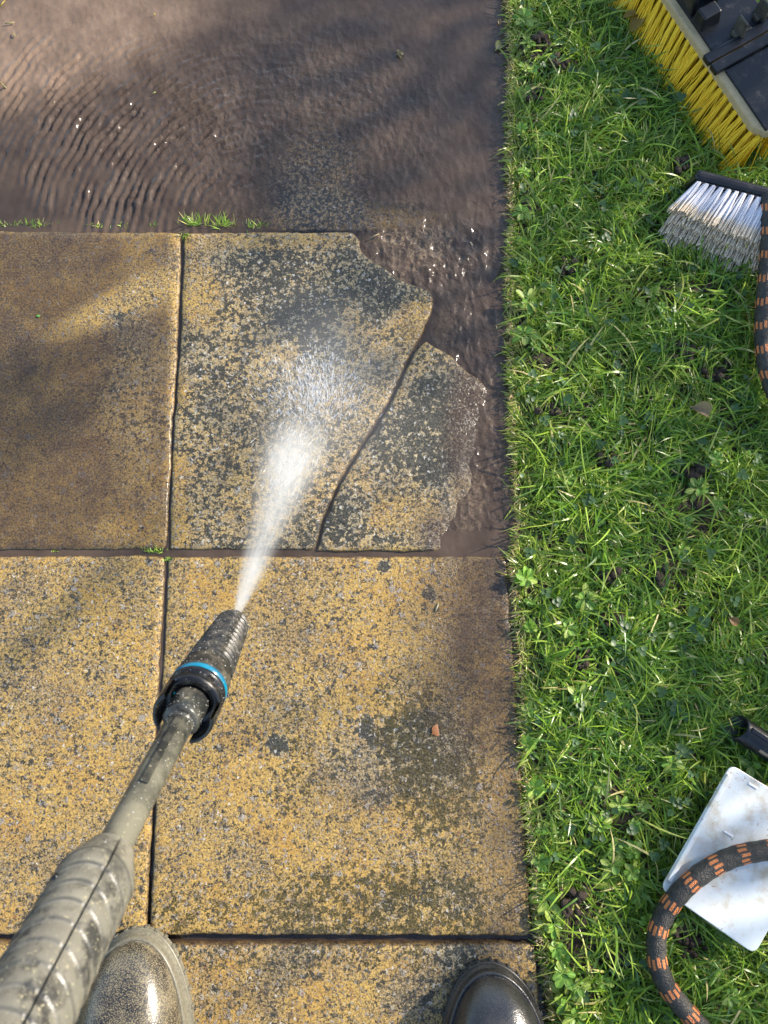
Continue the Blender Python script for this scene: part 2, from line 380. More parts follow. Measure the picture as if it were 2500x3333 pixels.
slab(gp([(1385, 1110), (1448, 1142), (1501, 1190), (1545, 1222), (1655, 1300), (1664, 1790), (1030, 1794), (1062, 1690), (1115, 1570), (1180, 1460), (1232, 1383), (1280, 1303), (1316, 1222), (1352, 1145)]),
     'wedge shaped broken piece right of the long crack', 5, z=.001, zfun=wedge_z, px=False, corner=.003, name='broken_slab_piece')
slab(gp([(1192, 764), (1668, 764), (1658, 1285), (1552, 1205), (1460, 1128), (1398, 1090), (1412, 1040), (1424, 968), (1400, 932), (1290, 888), (1225, 838), (1192, 810)]),
     'sunken corner piece under the muddy water right of the cracked slab', 6, z=-.0125, px=False, tilt=(-.03, 0, G(1400, 1000)[0], 0), corner=.003, name='broken_slab_piece')
slab([ext(602, 738, 0, 0), ext(1656, 738, 0, 0), ext(1656, 738, .0, .45), ext(602, 738, 0, .45)], 'submerged slab at the top centre with its surface showing through', 7, z=-.009, px=False)
slab([ext(584, 738, 0, 0), ext(584, 738, 0, .45), ext(584, 738, -.45, .45), ext(584, 738, -.45, 0)], 'submerged slab under rippled muddy water at the top left', 8, z=-.010, px=False)
slab(gp([(480, 3078), (1742, 3074)]) + [ext(1742, 3074, 0.015, -.45), ext(480, 3078, -.01, -.45)], 'slab along the bottom edge under both boots', 9, px=False)
slab(gp([(462, 3066)]) + [ext(462, 3066, -.45, 0), ext(462, 3066, -.45, -.45), ext(462, 3066, -.01, -.45)], 'slab in the bottom left corner under the grip', 10, px=False)

# ------------------------------------------------------------------ ground below and round everything
def ground():
    m = NT('wet_soil'); P = m.pos(); n = m.noise(P, 120, 6, .7).outputs[0]; n2 = m.noise(P, 700, 3, .6).outputs[0]
    m.b(Base_Color=m.mix(m.ramp(n, .35, .65), (.018, .011, .007), (.075, .045, .026)), Roughness=m.ramp(n2, .3, .7, .35, .8), Normal=m.bump(m.math('ADD', n, n2), .9, .003))
    return m.m
M_SOIL = ground()
def far_ground():
    m = NT('soil_and_distant_lawn'); P = m.pos(); n = m.noise(P, 120, 6, .7).outputs[0]; g = m.noise(P, 35, 6, .75).outputs[0]; n2 = m.noise(P, 700, 3, .6).outputs[0]
    sp = m.n('ShaderNodeSeparateXYZ'); m.set(sp.inputs[0], P)
    c = m.mix(m.ramp(sp.outputs[0], .72, .80), m.mix(m.ramp(n, .35, .65), (.018, .011, .007), (.075, .045, .026)), m.mix(m.ramp(g, .38, .62), (.025, .055, .012), (.12, .20, .035)))
    m.b(Base_Color=c, Roughness=.75, Normal=m.bump(m.math('ADD', n, n2), .9, .003)); return m.m
s = 60; N = 40; vs = []; fs = []
me = mesh([(-s, -s, -.05), (s, -s, -.05), (s, s, -.05), (-s, s, -.05)], [(0, 1, 2, 3)], False)
tag(link('ground', me, far_ground()), kind='structure')
# grass banks beyond the part that is seen from close by
# lawn soil
EDGE = [(1668, -60), (1655, 0), (1660, 150), (1662, 300), (1660, 450), (1664, 600), (1668, 700), (1662, 800), (1655, 900), (1660, 1000), (1664, 1150), (1668, 1300), (1672, 1450), (1678, 1600), (1690, 1700),
        (1675, 1780), (1668, 1830), (1682, 1950), (1688, 2100), (1700, 2300), (1704, 2500), (1722, 2700), (1738, 2850), (1748, 2980), (1765, 3100), (1785, 3200), (1800, 3333), (1820, 3500), (1840, 3900)]
EW = np.array([G(u, v)[:2] for u, v in EDGE]); EW = EW[::-1]
def edge_x(y): return np.interp(y, EW[:, 1], EW[:, 0], left=EW[0, 0] + .02, right=EW[-1, 0])
def soil_z(x, y):
    e = x - edge_x(y)
    return .004 + (fbm(x * 28, y * 28, 21) - .5) * .016 + (fbm(x * 120, y * 120, 23, 3) - .5) * .008 - .007 * (1 - sm(e, 0, .03))
LY0, LY1, LX1 = -.45, 1.60, 1.25
ys = np.arange(LY0, LY1, .006); ks = np.concatenate([np.linspace(0, .1, 18), np.linspace(.105, LX1, 150)])
Vv = []
for y in ys:
    ex = float(edge_x(y)) + (float(fbm(y * 60, 3, 31)) - .5) * .014
    zz = soil_z(ex + ks, np.full(len(ks), y))
    und = (fbm(np.full(3, y * 90), np.arange(3) * 3.0, 33) - .5) * .008
    Vv.append(np.concatenate([np.stack([ex + np.array([.010, .003, -.001]) + und, np.full(3, y), np.array([-.05, -.028, -.010])], 1),
                              np.stack([ex + ks, np.full(len(ks), y), zz], 1)]))
Vv = np.array(Vv); H, W_, _ = Vv.shape; idx = np.arange(H * W_).reshape(H, W_)
Fq = np.stack([idx[:-1, :-1], idx[:-1, 1:], idx[1:, 1:], idx[1:, :-1]], -1).reshape(-1, 4)
tag(link('lawn_soil', npmesh(Vv.reshape(-1, 3), Fq), M_SOIL), kind='structure')

# ------------------------------------------------------------------ muddy water
def water_material():
    m = NT('muddy_water'); P = m.pos()
    n = m.noise(P, 25, 4, .6).outputs[0]; fr = m.noise(P, 130, 5, .65, 1.5).outputs[0]
    col = m.mix(m.ramp(n, .35, .65), (.066, .045, .032), (.098, .069, .049))
    fm = m.math('MULTIPLY', m.attr('froth'), m.ramp(fr, .47, .66))
    col = m.mix(m.math('MULTIPLY', fm, .75), col, (.34, .25, .15)); col = m.mix(m.attr('sunlit_tint'), col, m.mix(m.ramp(n, .35, .65), (.20, .135, .09), (.29, .20, .135)))  # last mix paints sunlight on the top-left water as a paler tan
    mp = m.vmap(P, (1, .6, 1), (0, 0, math.radians(-8)))
    dn = m.noise(P, 60, 3, .6); dv = m.n('ShaderNodeVectorMath', operation='MULTIPLY_ADD'); m.set(dv.inputs[0], dn.outputs['Color']); dv.inputs[1].default_value = (.012, .012, .012); m.set(dv.inputs[2], mp)
    vo = m.n('ShaderNodeTexVoronoi'); vo.feature = 'SMOOTH_F1'; vo.inputs['Scale'].default_value = 105; vo.inputs['Smoothness'].default_value = .35; m.set(vo.inputs['Vector'], dv.outputs[0])
    r1 = vo.outputs['Distance']; r2 = m.noise(P, 300, 2, .5).outputs[0]
    h = m.math('ADD', m.math('MULTIPLY', r1, m.attr('chop')), m.math('MULTIPLY', m.math('MULTIPLY', r2, .12), m.attr('chop')))
    m.b(Base_Color=col, Roughness=.09, IOR=1.38, Normal=m.bump(h, 1.0, .0030)); m.bsdf.inputs['Specular IOR Level'].default_value = .6
    tr = m.n('ShaderNodeBsdfTransparent'); tr.inputs[0].default_value = (.80, .77, .74, 1)
    gl = m.n('ShaderNodeBsdfGlossy'); gl.inputs['Roughness'].default_value = .08; m.set(gl.inputs['Normal'], m.bsdf.inputs['Normal'].links[0].from_socket)
    clear = m.n('ShaderNodeMixShader'); m.set(clear.inputs[0], .06); m.set(clear.inputs[1], tr.outputs[0]); m.set(clear.inputs[2], gl.outputs[0])
    mx = m.n('ShaderNodeMixShader'); mk = m.math('ADD', m.attr('murk'), m.math('MULTIPLY', m.math('SUBTRACT', fr, .5), .35), clamp=True)
    m.set(mx.inputs[0], mk); m.set(mx.inputs[1], clear.outputs[0]); m.set(mx.inputs[2], m.bsdf.outputs[0])
    m.set(m.out.inputs[0], mx.outputs[0]); return m.m
M_WATER = water_material()
def water():
    x = np.arange(-.62, .56, .0030); y = np.arange(.475, 1.62, .0030); X, Y = np.meshgrid(x, y); sh = X.shape
    P = np.stack([X.ravel(), Y.ravel(), np.zeros(X.size)], 1); u, v = PX(P); x_, y_ = P[:, 0], P[:, 1]
    B = lambda *a, **k: blob(u, v, *a, **k)
    # ripples spreading from the jet towards the upper left
    cx0, cy0, _ = G(938, 770); rr_ = np.hypot(x_ - cx0, y_ - cy0); th_ = np.arctan2(y_ - cy0, x_ - cx0)
    wa = fbm(x_ * 7, y_ * 7, 41) * 7 + fbm(x_ * 22, y_ * 22, 43) * 5
    ph = rr_ * 2 * math.pi / .0122 + wa * 1.25 + (fbm(x_ * 60, y_ * 60, 44) - .5) * 3; brk = fbm(rr_ * 50, th_ * 9, 45, 3)
    amp = B(330, 440, 400, 290, 25, soft=.5) * (.10 + 1.0 * sm(brk, .34, .62)) * .0030 + B(800, 380, 420, 260, 0, soft=.5) * sm(brk, .4, .65) * .0006
    z = np.sin(ph + .55 * np.sin(ph)) * amp
    z = z + (fbm(x_ * 90, y_ * 60, 49, 3) - .5) * .0022 * (.35 + B(1450, 1100, 230, 700, 0) * 1.2 + B(1350, 860, 200, 150) * 1.2)
    lvl = -.0042 - .0 * x_
    lvl = lvl - .0040 * B(1600, 1650, 320, 300, 0) * 0
    P[:, 2] = lvl + z
    murk = 1 - .80 * B(1040, 600, 170, 190, 0, soft=.7) - .6 * B(1080, 700, 260, 60, soft=.5) - .35 * B(1440, 1050, 90, 90) - .5 * B(1330, 700, 160, 40)
    murk = murk - .35 * B(1500, 1330, 60, 200, 8) - .25 * B(700, 700, 120, 60)
    murk = murk + (fbm(x_ * 18, y_ * 18, 51) - .5) * .35
    froth = np.maximum.reduce([B(1340, 760, 130, 90, 30), B(1260, 880, 120, 40, 30) * .6, B(1460, 1080, 50, 150, 8) * .3, B(1540, 1640, 40, 150, 15) * .5, B(1060, 300, 160, 120) * .15])
    chop = np.clip(.22 + .55 * B(1560, 1300, 200, 620, 2) + .7 * B(1300, 820, 260, 130) + .55 * B(1000, 420, 420, 300) + .12 * B(500, 350, 500, 300) - .2 * B(200, 640, 400, 120), .05, 1.4)
    idx = np.arange(X.size).reshape(sh)
    Fq = np.stack([idx[:-1, :-1], idx[:-1, 1:], idx[1:, 1:], idx[1:, :-1]], -1).reshape(-1, 4)
    # keep the sheet off the lawn and off the front row
    keep = (P[:, 0] < edge_x(P[:, 1]) + .012) & (v < 1812)
    Fq = Fq[keep[Fq].all(1)]
    used = np.unique(Fq); rm = np.full(len(P), -1); rm[used] = np.arange(len(used)); P = P[used]; Fq = rm[Fq]
    me = npmesh(P, Fq, attrs=dict(sunlit_tint=(np.clip(np.maximum(B(150, 120, 520, 170, -18), B(60, 250, 260, 60, -15)), 0, 1) * .85)[used], murk=np.clip(murk, 0, 1)[used], froth=np.clip(froth, 0, 1)[used], chop=chop[used]))
    tag(link('muddy_water', me, M_WATER), kind='structure')
    # still water standing lower in the joints of the front rows
    a = [(-.62, -.45), (.56, -.45), (.56, .480), (-.62, .480)]
    nx, ny = 120, 100; V = []; 
    for j in range(ny + 1):
        for i in range(nx + 1):
            px_, py_ = -.62 + 1.14 * i / nx, -.45 + .93 * j / ny
            V.append((min(px_, float(edge_x(py_)) + .006), py_, -.0030 - .008 * (1 - sm(np.float64(py_), -.02, .30)) + (float(vn(px_ * 60, py_ * 60, 61)) - .5) * .001))
    V = np.array(V); idx = np.arange((nx + 1) * (ny + 1)).reshape(ny + 1, nx + 1)
    Fq = np.stack([idx[:-1, :-1], idx[:-1, 1:], idx[1:, 1:], idx[1:, :-1]], -1).reshape(-1, 4)
    u, v = PX(V)
    me = npmesh(V, Fq, attrs=dict(sunlit_tint=np.zeros(len(V)), murk=1 - .5 * sm(v, 2200, 2900), froth=np.zeros(len(V)), chop=np.full(len(V), .12)))
    tag(link('joint_water', me, M_WATER), kind='structure')
water()

# ------------------------------------------------------------------ grass
def leaf_material(name, gloss=.38, trans=.42, veins=False):
    m = NT(name); c = m.attr('col', 'Color'); P = m.obj(); n = m.noise(P, 300, 3, .6).outputs[0]
    c2 = m.mix(m.ramp(n, .35, .7, 0, .35), c, (.02, .035, .008))
    m.b(Base_Color=c2, Roughness=gloss, Normal=m.bump(n, .25, .0006))
    t = m.n('ShaderNodeBsdfTranslucent'); m.set(t.inputs[0], m.mix(.5, c2, (.30, .42, .04)))
    mx = m.n('ShaderNodeMixShader'); mx.inputs[0].default_value = trans; m.set(mx.inputs[1], m.bsdf.outputs[0]); m.set(mx.inputs[2], t.outputs[0])
    m.set(m.out.inputs[0], mx.outputs[0]); return m.m
M_GRASS = leaf_material('grass_blades', .3); M_LEAF = leaf_material('broad_leaves', .42, .3)
GCOL = 1.38 * np.array([(.085, .185, .022), (.15, .29, .026), (.25, .40, .040), (.36, .50, .075), (.12, .24, .07), (.46, .50, .12), (.60, .50, .22)])
GP = np.array([.20, .25, .22, .14, .09, .07, .03])
def blades(P0, az, el, L, wd, col, bend, seed, zmin_soil=True, S=5):
    n = len(P0); rs = np.random.RandomState(seed); V = np.zeros((n, S * 2 + 1, 3)); p = P0.copy(); e = el.copy(); a = az.copy()
    wig = rs.uniform(-.35, .35, n); tw = rs.uniform(-.9, .9, n)
    for k in range(S + 1):
        d = np.stack([np.cos(e) * np.cos(a), np.cos(e) * np.sin(a), np.sin(e)], 1)
        side = np.stack([-np.sin(a), np.cos(a), np.zeros(n)], 1)
        upv = np.cross(d, side); s2 = side * np.cos(tw)[:, None] + upv * np.sin(tw)[:, None]
        wk = wd * (.75, 1, 1, .85, .55, 0)[k] * .5
        if k < S: V[:, 2 * k] = p - s2 * wk[:, None]; V[:, 2 * k + 1] = p + s2 * wk[:, None]
        else: V[:, 2 * S] = p
        p = p + d * (L / S)[:, None]; e = e - bend / S; a = a + wig / S * 2
        if zmin_soil:
            lo = soil_z(p[:, 0], p[:, 1]) + .0015; below = p[:, 2] < lo
            inl = p[:, 0] > edge_x(p[:, 1]) - .001
            below &= inl; p[below, 2] = lo[below]; e[below] = np.abs(e[below]) * .4
    base = (np.arange(n) * (2 * S + 1))[:, None]
    F3 = []
    for k in range(S - 1):
        F3 += [base + np.array([[2 * k, 2 * k + 1, 2 * k + 3]]), base + np.array([[2 * k, 2 * k + 3, 2 * k + 2]])]
    F3.append(base + np.array([[2 * S - 2, 2 * S - 1, 2 * S]]))
    C = np.repeat(col, 2 * S + 1, 0)
    return V.reshape(-1, 3), np.concatenate(F3), C
def lawn(n, Lr, elr, wr, seed, dark=1.0, bias=None):
    rs = np.random.RandomState(seed)
    y = rs.uniform(-.40, 1.52, n * 2); ex = edge_x(y); x = ex + rs.uniform(-.002, 1.0, n * 2) ** 1 * .52
    den = fbm(x * 20, y * 20, 71 + seed % 3) ; ok = (rs.rand(n * 2) < sm(den, .30, .52) * .9 + .1)
    x, y = x[ok][:n], y[ok][:n]; k = len(x)
    u, v = PX(np.stack([x, y, np.zeros(k)], 1)); ok = (u < 2680) & (v > -120) & (v < 3480); x, y, u, v = x[ok], y[ok], u[ok], v[ok]; k = len(x)
    bare = np.zeros(k)
    for cu, cv in CLODS: bare = np.maximum(bare, blob(u, v, cu, cv, 42, 34))
    for cu, cv, r in THIN: bare = np.maximum(bare, blob(u, v, cu, cv, r, r) * .75)
    ok = rs.rand(k) > bare * .9; x, y, u, v = x[ok], y[ok], u[ok], v[ok]; k = len(x)
    clump = fbm(x * 26, y * 26, 81) * 14
    az = clump + rs.normal(0, .75, k); 
    top = 1 - sm(v, 500, 1200)
    az = np.where(rs.rand(k) < .25, rs.uniform(0, 6.28, k), az)
    L = rs.uniform(*Lr, k) * (.75 + .5 * fbm(x * 12, y * 12, 83)); el = rs.uniform(*elr, k); wd = rs.uniform(*wr, k)
    near = 1 - sm(x - edge_x(y), 0, .035); L = L * (1 - .45 * near)
    ci = rs.choice(len(GCOL), k, p=GP); col = GCOL[ci] * rs.uniform(.7, 1.25, (k, 1)) * dark
    yel = sm(fbm(x * 15, y * 15, 85), .45, .7)[:, None]; col = col * (1 - .3 * yel) + np.array([.30, .38, .04]) * .3 * yel
    nn_ = near[:, None]; col = col * (1 - .55 * nn_) + np.array([.56, .52, .16]) * .55 * nn_
    P0 = np.stack([x, y, soil_z(x, y) - .002], 1)
    return blades(P0, az, el, L, wd, col, rs.uniform(.3, 1.7, k), seed)
CLODS = [(1985, 1500), (2225, 545), (2235, 1140), (2345, 1215), (1885, 2150), (2000, 2015), (1835, 2960), (1870, 2925), (2250, 3080), (2225, 3040), (1765, 140), (1740, 310), (1820, 210), (2265, 1540), (1850, 870), (1790, 1330), (2010, 3120), (1980, 1880), (2140, 1880)]
THIN = [(2000, 2680, 95), (1760, 3080, 70), (1800, 3180, 80), (2100, 950, 55), (1720, 160, 50), (1700, 700, 55), (2280, 1680, 80), (1760, 2060, 60), (2110, 2960, 50), (1705, 1100, 40)]
parts = [lawn(46000, (.014, .030), (.3, 1.3), (.0011, .0022), 101, .9), lawn(34000, (.026, .052), (.15, .95), (.0013, .0027), 102), lawn(5200, (.04, .075), (.15, .8), (.0019, .0030), 103, 1.1)]
V = []; Fc = []; C = []; o_ = 0
for a, b, c in parts: V.append(a); Fc.append(b + o_); C.append(c); o_ += len(a)
me = npmesh(np.concatenate(V), np.concatenate(Fc), cols=dict(col=np.concatenate(C)))
tag(link('grass', me, M_GRASS), 'bright green lawn grass growing right of the paving', 'grass', kind='stuff')

# clover and tiny ground leaves
def leafshape(c, az, el, L, Wd, nseg=7, stalk=.3, cup=.25, roll=0, tipcurl=.3):
    """spoon-shaped leaf: three rows of vertices"""
    vs = []; d0 = Vector((math.cos(az), math.sin(az), 0)); side = Vector((-math.sin(az), math.cos(az), 0)); p = Vector(c); e = el
    for k in range(nseg + 1):
        t = k / nseg
        if t < stalk: wdt = .13 + .1 * t
        else:
            q = (t - stalk) / (1 - stalk); wdt = .20 * (1 - q) + .98 * max(0.0, 1 - (abs(q - .56) / .50) ** 2.2) ** .5
            if k == nseg: wdt = .34
        hw = Wd * .5 * wdt; d = d0 * math.cos(e) + Vector((0, 0, 1)) * math.sin(e)
        nrm = side.cross(d) * -1; nrm = d.cross(side)
        sr = side * math.cos(roll) + nrm * math.sin(roll)
        lift = d.cross(sr) * -1
        for s_ in (-1, -.5, 0, .5, 1):
            vs.append(p + sr * hw * s_ + Vector((0, 0, 1)) * (cup * hw * (s_ * s_)) - d * (hw * .12 * s_ * s_ if k == nseg else 0))
        p = p + d * (L / nseg); e -= tipcurl / nseg
    fs = [(k * 5 + j, k * 5 + j + 1, (k + 1) * 5 + j + 1, (k + 1) * 5 + j) for k in range(nseg) for j in range(4)]
    return vs, fs
rs = rnd
Vc = []; Fc = []; Cc = []; n_ = 0
def addleaf(vs, fs, c):
    global n_
    Vc.extend(vs); Fc.extend([tuple(i + n_ for i in f) for f in fs]); Cc.extend([c] * len(vs)); n_ += len(vs)
for i in range(1500):
    y = rs.uniform(-.38, 1.5); x = float(edge_x(y)) + rs.uniform(.004, .5)
    if float(fbm(x * 16, y * 16, 91)) < .47 + rs.uniform(-.05, .03): continue
    z = float(soil_z(x, y)) + rs.uniform(.004, .02); r = rs.uniform(.0022, .0045); a0 = rs.uniform(0, 6)
    b = rs.uniform(.8, 1.25); c = (.07 * b, .15 * b, .05 * b)
    nl = 3 if rs.random() < .6 else 1; tx, ty = rs.uniform(-.35, .35), rs.uniform(-.35, .35)
    for k in range(nl):
        a = a0 + k * 2.09; cx, cy = x + math.cos(a) * r * .95, y + math.sin(a) * r * .95
        vs = [(cx, cy, z - r * .1)]
        for q in range(8):
            an = q * math.pi / 4; dx, dy = math.cos(an) * r, math.sin(an) * r; vs.append((cx + dx, cy + dy, z + tx * dx + ty * dy + r * .12))
        addleaf(vs, [(0, 1 + q, 1 + (q + 1) % 8) for q in range(8)], c)
me = mesh(Vc, Fc); setattrs(me, cols=dict(col=np.array(Cc)))
tag(link('clover', me, M_LEAF), 'tiny round clover leaves scattered through the lawn grass', 'clover', kind='stuff')

# broad-leaved rosettes, one thing each
def rosette_mesh(seed, n, L, wd, bright):
    r = random.Random(seed); v = []; f = []; c = []
    for i in range(n):
        a = i * 2.4 + r.uniform(-.3, .3); l = L * r.uniform(.55, 1.1); el = r.uniform(.0, .75)
        vs, fs = leafshape((0, 0, .002 + .0009 * i), a, el, l, wd * r.uniform(.8, 1.15), cup=r.uniform(.1, .5), stalk=r.uniform(.15, .35), roll=r.uniform(-.35, .35), tipcurl=r.uniform(.2, .9))
        k = len(v); v += vs; f += [tuple(q + k for q in x) for x in fs]
        b = bright * r.uniform(.75, 1.2); cc = (.115 * b, .215 * b, .030 * b) if r.random() < .6 else (.20 * b, .26 * b, .05 * b); c += [tuple(q * (1.7 if j % 5 == 2 else (1.25 if j % 5 in (0, 4) else 1)) for q in cc) for j in range(len(vs))]
    me = mesh(v, f); setattrs(me, cols=dict(col=np.array(c))); me.materials.append(M_LEAF); return me
RO = [rosette_mesh(1, 12, .021, .0092, 1.35), rosette_mesh(2, 11, .026, .0105, 1.5), rosette_mesh(3, 13, .019, .0088, 1.8), rosette_mesh(4, 9, .016, .0080, 1.4)]
ros_edge = [(1715, 60, 1), (1722, 150, 1), (1700, 220, 3), (1735, 235, 2), (1712, 310, 3), (1700, 420, 2), (1698, 560, 2), (1705, 690, 1), (1700, 780, 3), (1705, 860, 0), (1712, 985, 1), (1708, 1090, 1), (1740, 1130, 0),
            (1700, 1480, 3), (1705, 1880, 2), (1725, 1960, 3), (1720, 2040, 2), (1735, 2310, 3), (1728, 2420, 2), (1745, 2560, 2), (1760, 2700, 3), (1765, 2810, 2), (1780, 2930, 1), (1795, 3010, 1), (1805, 3090, 2), (1820, 3170, 2), (1845, 3110, 3), (1840, 3250, 1), (1870, 3310, 0), (1880, 3210, 3)]
ros_in = [(1960, 2560, 0), (2010, 2620, 1), (2050, 2680, 2), (1950, 2680, 1), (2000, 2740, 2), (2070, 2760, 2), (1985, 2810, 1), (2040, 2830, 0), (2090, 2620, 3), (2110, 2440, 0), (2180, 2480, 1), (2120, 950, 1), (2080, 990, 3), (2150, 1010, 2),
          (2260, 1470, 0), (2320, 1500, 2), (2280, 1590, 1), (2340, 1640, 0), (2400, 1680, 3), (2220, 1790, 1), (2240, 1700, 0), (1850, 2040, 0), (1900, 1950, 1), (1885, 2270, 1), (1960, 2340, 3), (1790, 2230, 0), (2080, 2920, 1), (2110, 2990, 2), (2200, 3010, 3),
          (2010, 1250, 0), (1800, 1700, 3), (2450, 2480, 1), (1850, 1560, 0), (1960, 3200, 0), (2050, 3260, 3), (2420, 1150 + 330, 3), (1800, 1060, 0), (2360, 3230, 0)]
r0 = random.Random(5)
for lst, lab, grp in ((ros_edge, 'bright broad-leaved weed rosette on the cut lawn edge beside the paving', 'weed rosettes along the lawn edge'),
                      (ros_in, 'darker broad-leaved weed rosette sitting among the grass of the lawn', 'weed rosettes within the lawn')):
    for u, v, k in lst:
        x, y, _ = G(u, v, .01); z = float(soil_z(np.float64(x), np.float64(y)))
        o = bpy.data.objects.new('weed_rosette', RO[k]); COL.objects.link(o); x += r0.gauss(0, .002); o.location = (x, y, z + .003 + (.001 if lst is ros_in else .001))
        s_ = r0.uniform(.6, 1.0) * (.74 if lst is ros_in else .9); o.scale = (s_, s_, s_)
        o.rotation_euler = (r0.uniform(-.12, .12), (-.25 if lst is ros_edge else 0) + r0.uniform(-.1, .1), r0.uniform(0, 6.28)); tag(o, lab, 'weed', grp)

# pale roots and stolons sticking out of the cut edge
rb = np.random.RandomState(9); n = 5200; y = rb.uniform(-.4, 1.5, n); x = edge_x(y) + rb.uniform(-.003, .004, n); z = rb.uniform(-.022, .012, n)
az = math.pi + rb.normal(0, .8, n); el = rb.uniform(-.9, .6, n); L = rb.uniform(.003, .012, n)
RC = np.array([(.62, .46, .25), (.40, .24, .13), (.78, .66, .42), (.50, .55, .15)]); col = RC[rb.choice(4, n, p=[.35, .35, .15, .15])]
a, b, c = blades(np.stack([x, y, z], 1), az, el, L, rb.uniform(.0005, .0013, n), col, rb.uniform(-.5, 1.2, n), 5, False)
tag(link('turf_roots', npmesh(a, b, cols=dict(col=c)), M_GRASS), 'pale roots and stems fringing the cut edge of the turf', 'roots', kind='stuff')
# longer blades hanging over the edge
n = 3400; y = rb.uniform(-.4, 1.5, n); x = edge_x(y) + rb.uniform(0, .012, n)
col = GCOL[rb.choice(len(GCOL), n, p=[.02, .06, .2, .22, .02, .22, .26])]
a, b, c = blades(np.stack([x, y, soil_z(x, y)], 1), math.pi + rb.normal(0, 1.3, n), rb.uniform(.2, 1.2, n), rb.uniform(.008, .022, n), rb.uniform(.0009, .0018, n), col, rb.uniform(.5, 1.8, n), 6, True)
tag(link('edge_grass', npmesh(a, b, cols=dict(col=c)), M_GRASS), 'short yellow-green grass blades fringing the paving edge', 'grass', kind='stuff')

# worm casts / crumbs of soil
mb = MB()
for cu, cv in CLODS:
    for k in range(16):
        u = cu + rnd.gauss(0, 17); v = cv + rnd.gauss(0, 14); x, y, _ = G(u, v, .01); z = float(soil_z(np.float64(x), np.float64(y))) + .006 * rnd.random() + .003
        r = rnd.uniform(.0025, .0065); vs = []; q = rnd.random() * 9
        for i in range(5):
            th = math.pi * (i + .5) / 5
            for j in range(8):
                ph = j * math.pi / 4; rr = r * (1 + .5 * (float(vn(i * 1.7 + q, j * 1.3 + q, 3)) - .5))
                vs.append((x + rr * math.sin(th) * math.cos(ph), y + rr * math.sin(th) * math.sin(ph), z + rr * .8 * math.cos(th)))
        fs = [(i * 8 + j, (i + 1) * 8 + j, (i + 1) * 8 + (j + 1) % 8, i * 8 + (j + 1) % 8) for i in range(4) for j in range(8)] + [tuple(range(8)), tuple(range(39, 31, -1))]
        mb.add(vs, fs)
tag(mb.build('worm_casts', M_SOIL), 'dark crumbly worm casts between the grass blades', 'soil', kind='stuff')

# ------------------------------------------------------------------ weeds in the joints
def tuft(u, v, n, L, label, seed, z=-.006, grp='grass tufts in the paving joints', spread=.010, lean=1.5):
    r = np.random.RandomState(seed); x, y, _ = G(u, v, z)
    P0 = np.stack([r.normal(0, spread * .5, n), r.normal(0, .002, n), np.zeros(n)], 1)
    col = GCOL[r.choice(len(GCOL), n, p=[.1, .15, .2, .2, .05, .2, .1])] * 1.05
    a, b, c = blades(P0, r.normal(lean, .9, n), r.uniform(.25, 1.2, n), r.uniform(.4, .8, n) * L, r.uniform(.0008, .0016, n), col, r.uniform(.2, 1.4, n), seed, False)
    o = link('grass_tuft', npmesh(a, b, cols=dict(col=c)), M_GRASS); o.location = (x, y, z); tag(o, label, 'weed', grp)
tuft(632, 735, 60, .030, 'largest grass tuft in the flooded joint, above the meeting point of two slabs', 1, spread=.022)
tuft(728, 738, 46, .028, 'upright grass tuft in the flooded joint, second of the three close together', 2, spread=.014)
tuft(828, 742, 30, .020, 'smaller grass tuft in the flooded joint, nearest the see-through slab', 3, spread=.016)
tuft(125, 738, 44, .018, 'grass tuft in the flooded joint near the top slab at the left edge', 4, spread=.024)
tuft(25, 738, 40, .012, 'flattened pale tuft in the flooded joint on the very left edge of the picture', 5, spread=.018)
tuft(312, 740, 26, .012, 'sparse pale tuft in the flooded joint left of the tiny sprouts', 6, spread=.016)
tuft(408, 742, 16, .010, 'tiny yellowish sprout in the flooded joint, left of the single stalk', 7, spread=.008)
tuft(500, 736, 8, .014, 'single thin grass stalk in the flooded joint', 8, spread=.004)
tuft(600, 765, 22, .012, 'pale sprig at the top end of the joint between two slabs', 9, z=0, spread=.006, lean=-1.5)
tuft(500, 1795, 34, .011, 'small green weed in the joint crossing left of the jet', 10, z=-.002, spread=.014)
tuft(545, 1820, 16, .008, 'yellow-green sprig just below the joint crossing', 11, z=-.001, spread=.006, lean=-1)
tuft(180, 1792, 10, .006, 'tiny green speck of weed in the joint near the left edge', 12, z=-.003, spread=.006)

# ------------------------------------------------------------------ black plastics etc.
def plastic(name, base=(.012, .013, .016), rough=.32, dust=(.16, .14, .11), amount=.2, scale=60, spec=.5, speck=0):
    m = NT(name); P = m.obj(); n = m.noise(P, scale, 5, .65).outputs[0]; f = m.noise(P, scale * 12, 3, .6).outputs[0]
    d = m.ramp(m.math('ADD', m.math('MULTIPLY', n, .6), m.math('MULTIPLY', f, .4)), .62 - amount * .35, .75, 0, 1)
    c = m.mix(m.math('MULTIPLY', d, .9), base, dust)
    m.b(Base_Color=c, Roughness=m.math('MULTIPLY_ADD', d, .35, rough), Normal=m.bump(f, .2, .0004)); m.bsdf.inputs['Specular IOR Level'].default_value = spec
    return m.m
M_BLACK = plastic('wet_black_plastic'); M_BLACK_DUSTY = plastic('dusty_black_plastic', amount=.75, dust=(.22, .19, .13), rough=.4)
M_EDGE = plastic('gritty_brown_rim', base=(.34, .25, .13), dust=(.66, .50, .28), amount=1.2, rough=.6, scale=160)
M_YEL = simple('yellow_bristle', (.98, .52, .006), (1.0, .68, .02), 500, .4, .2, lo=.2, hi=.6).m

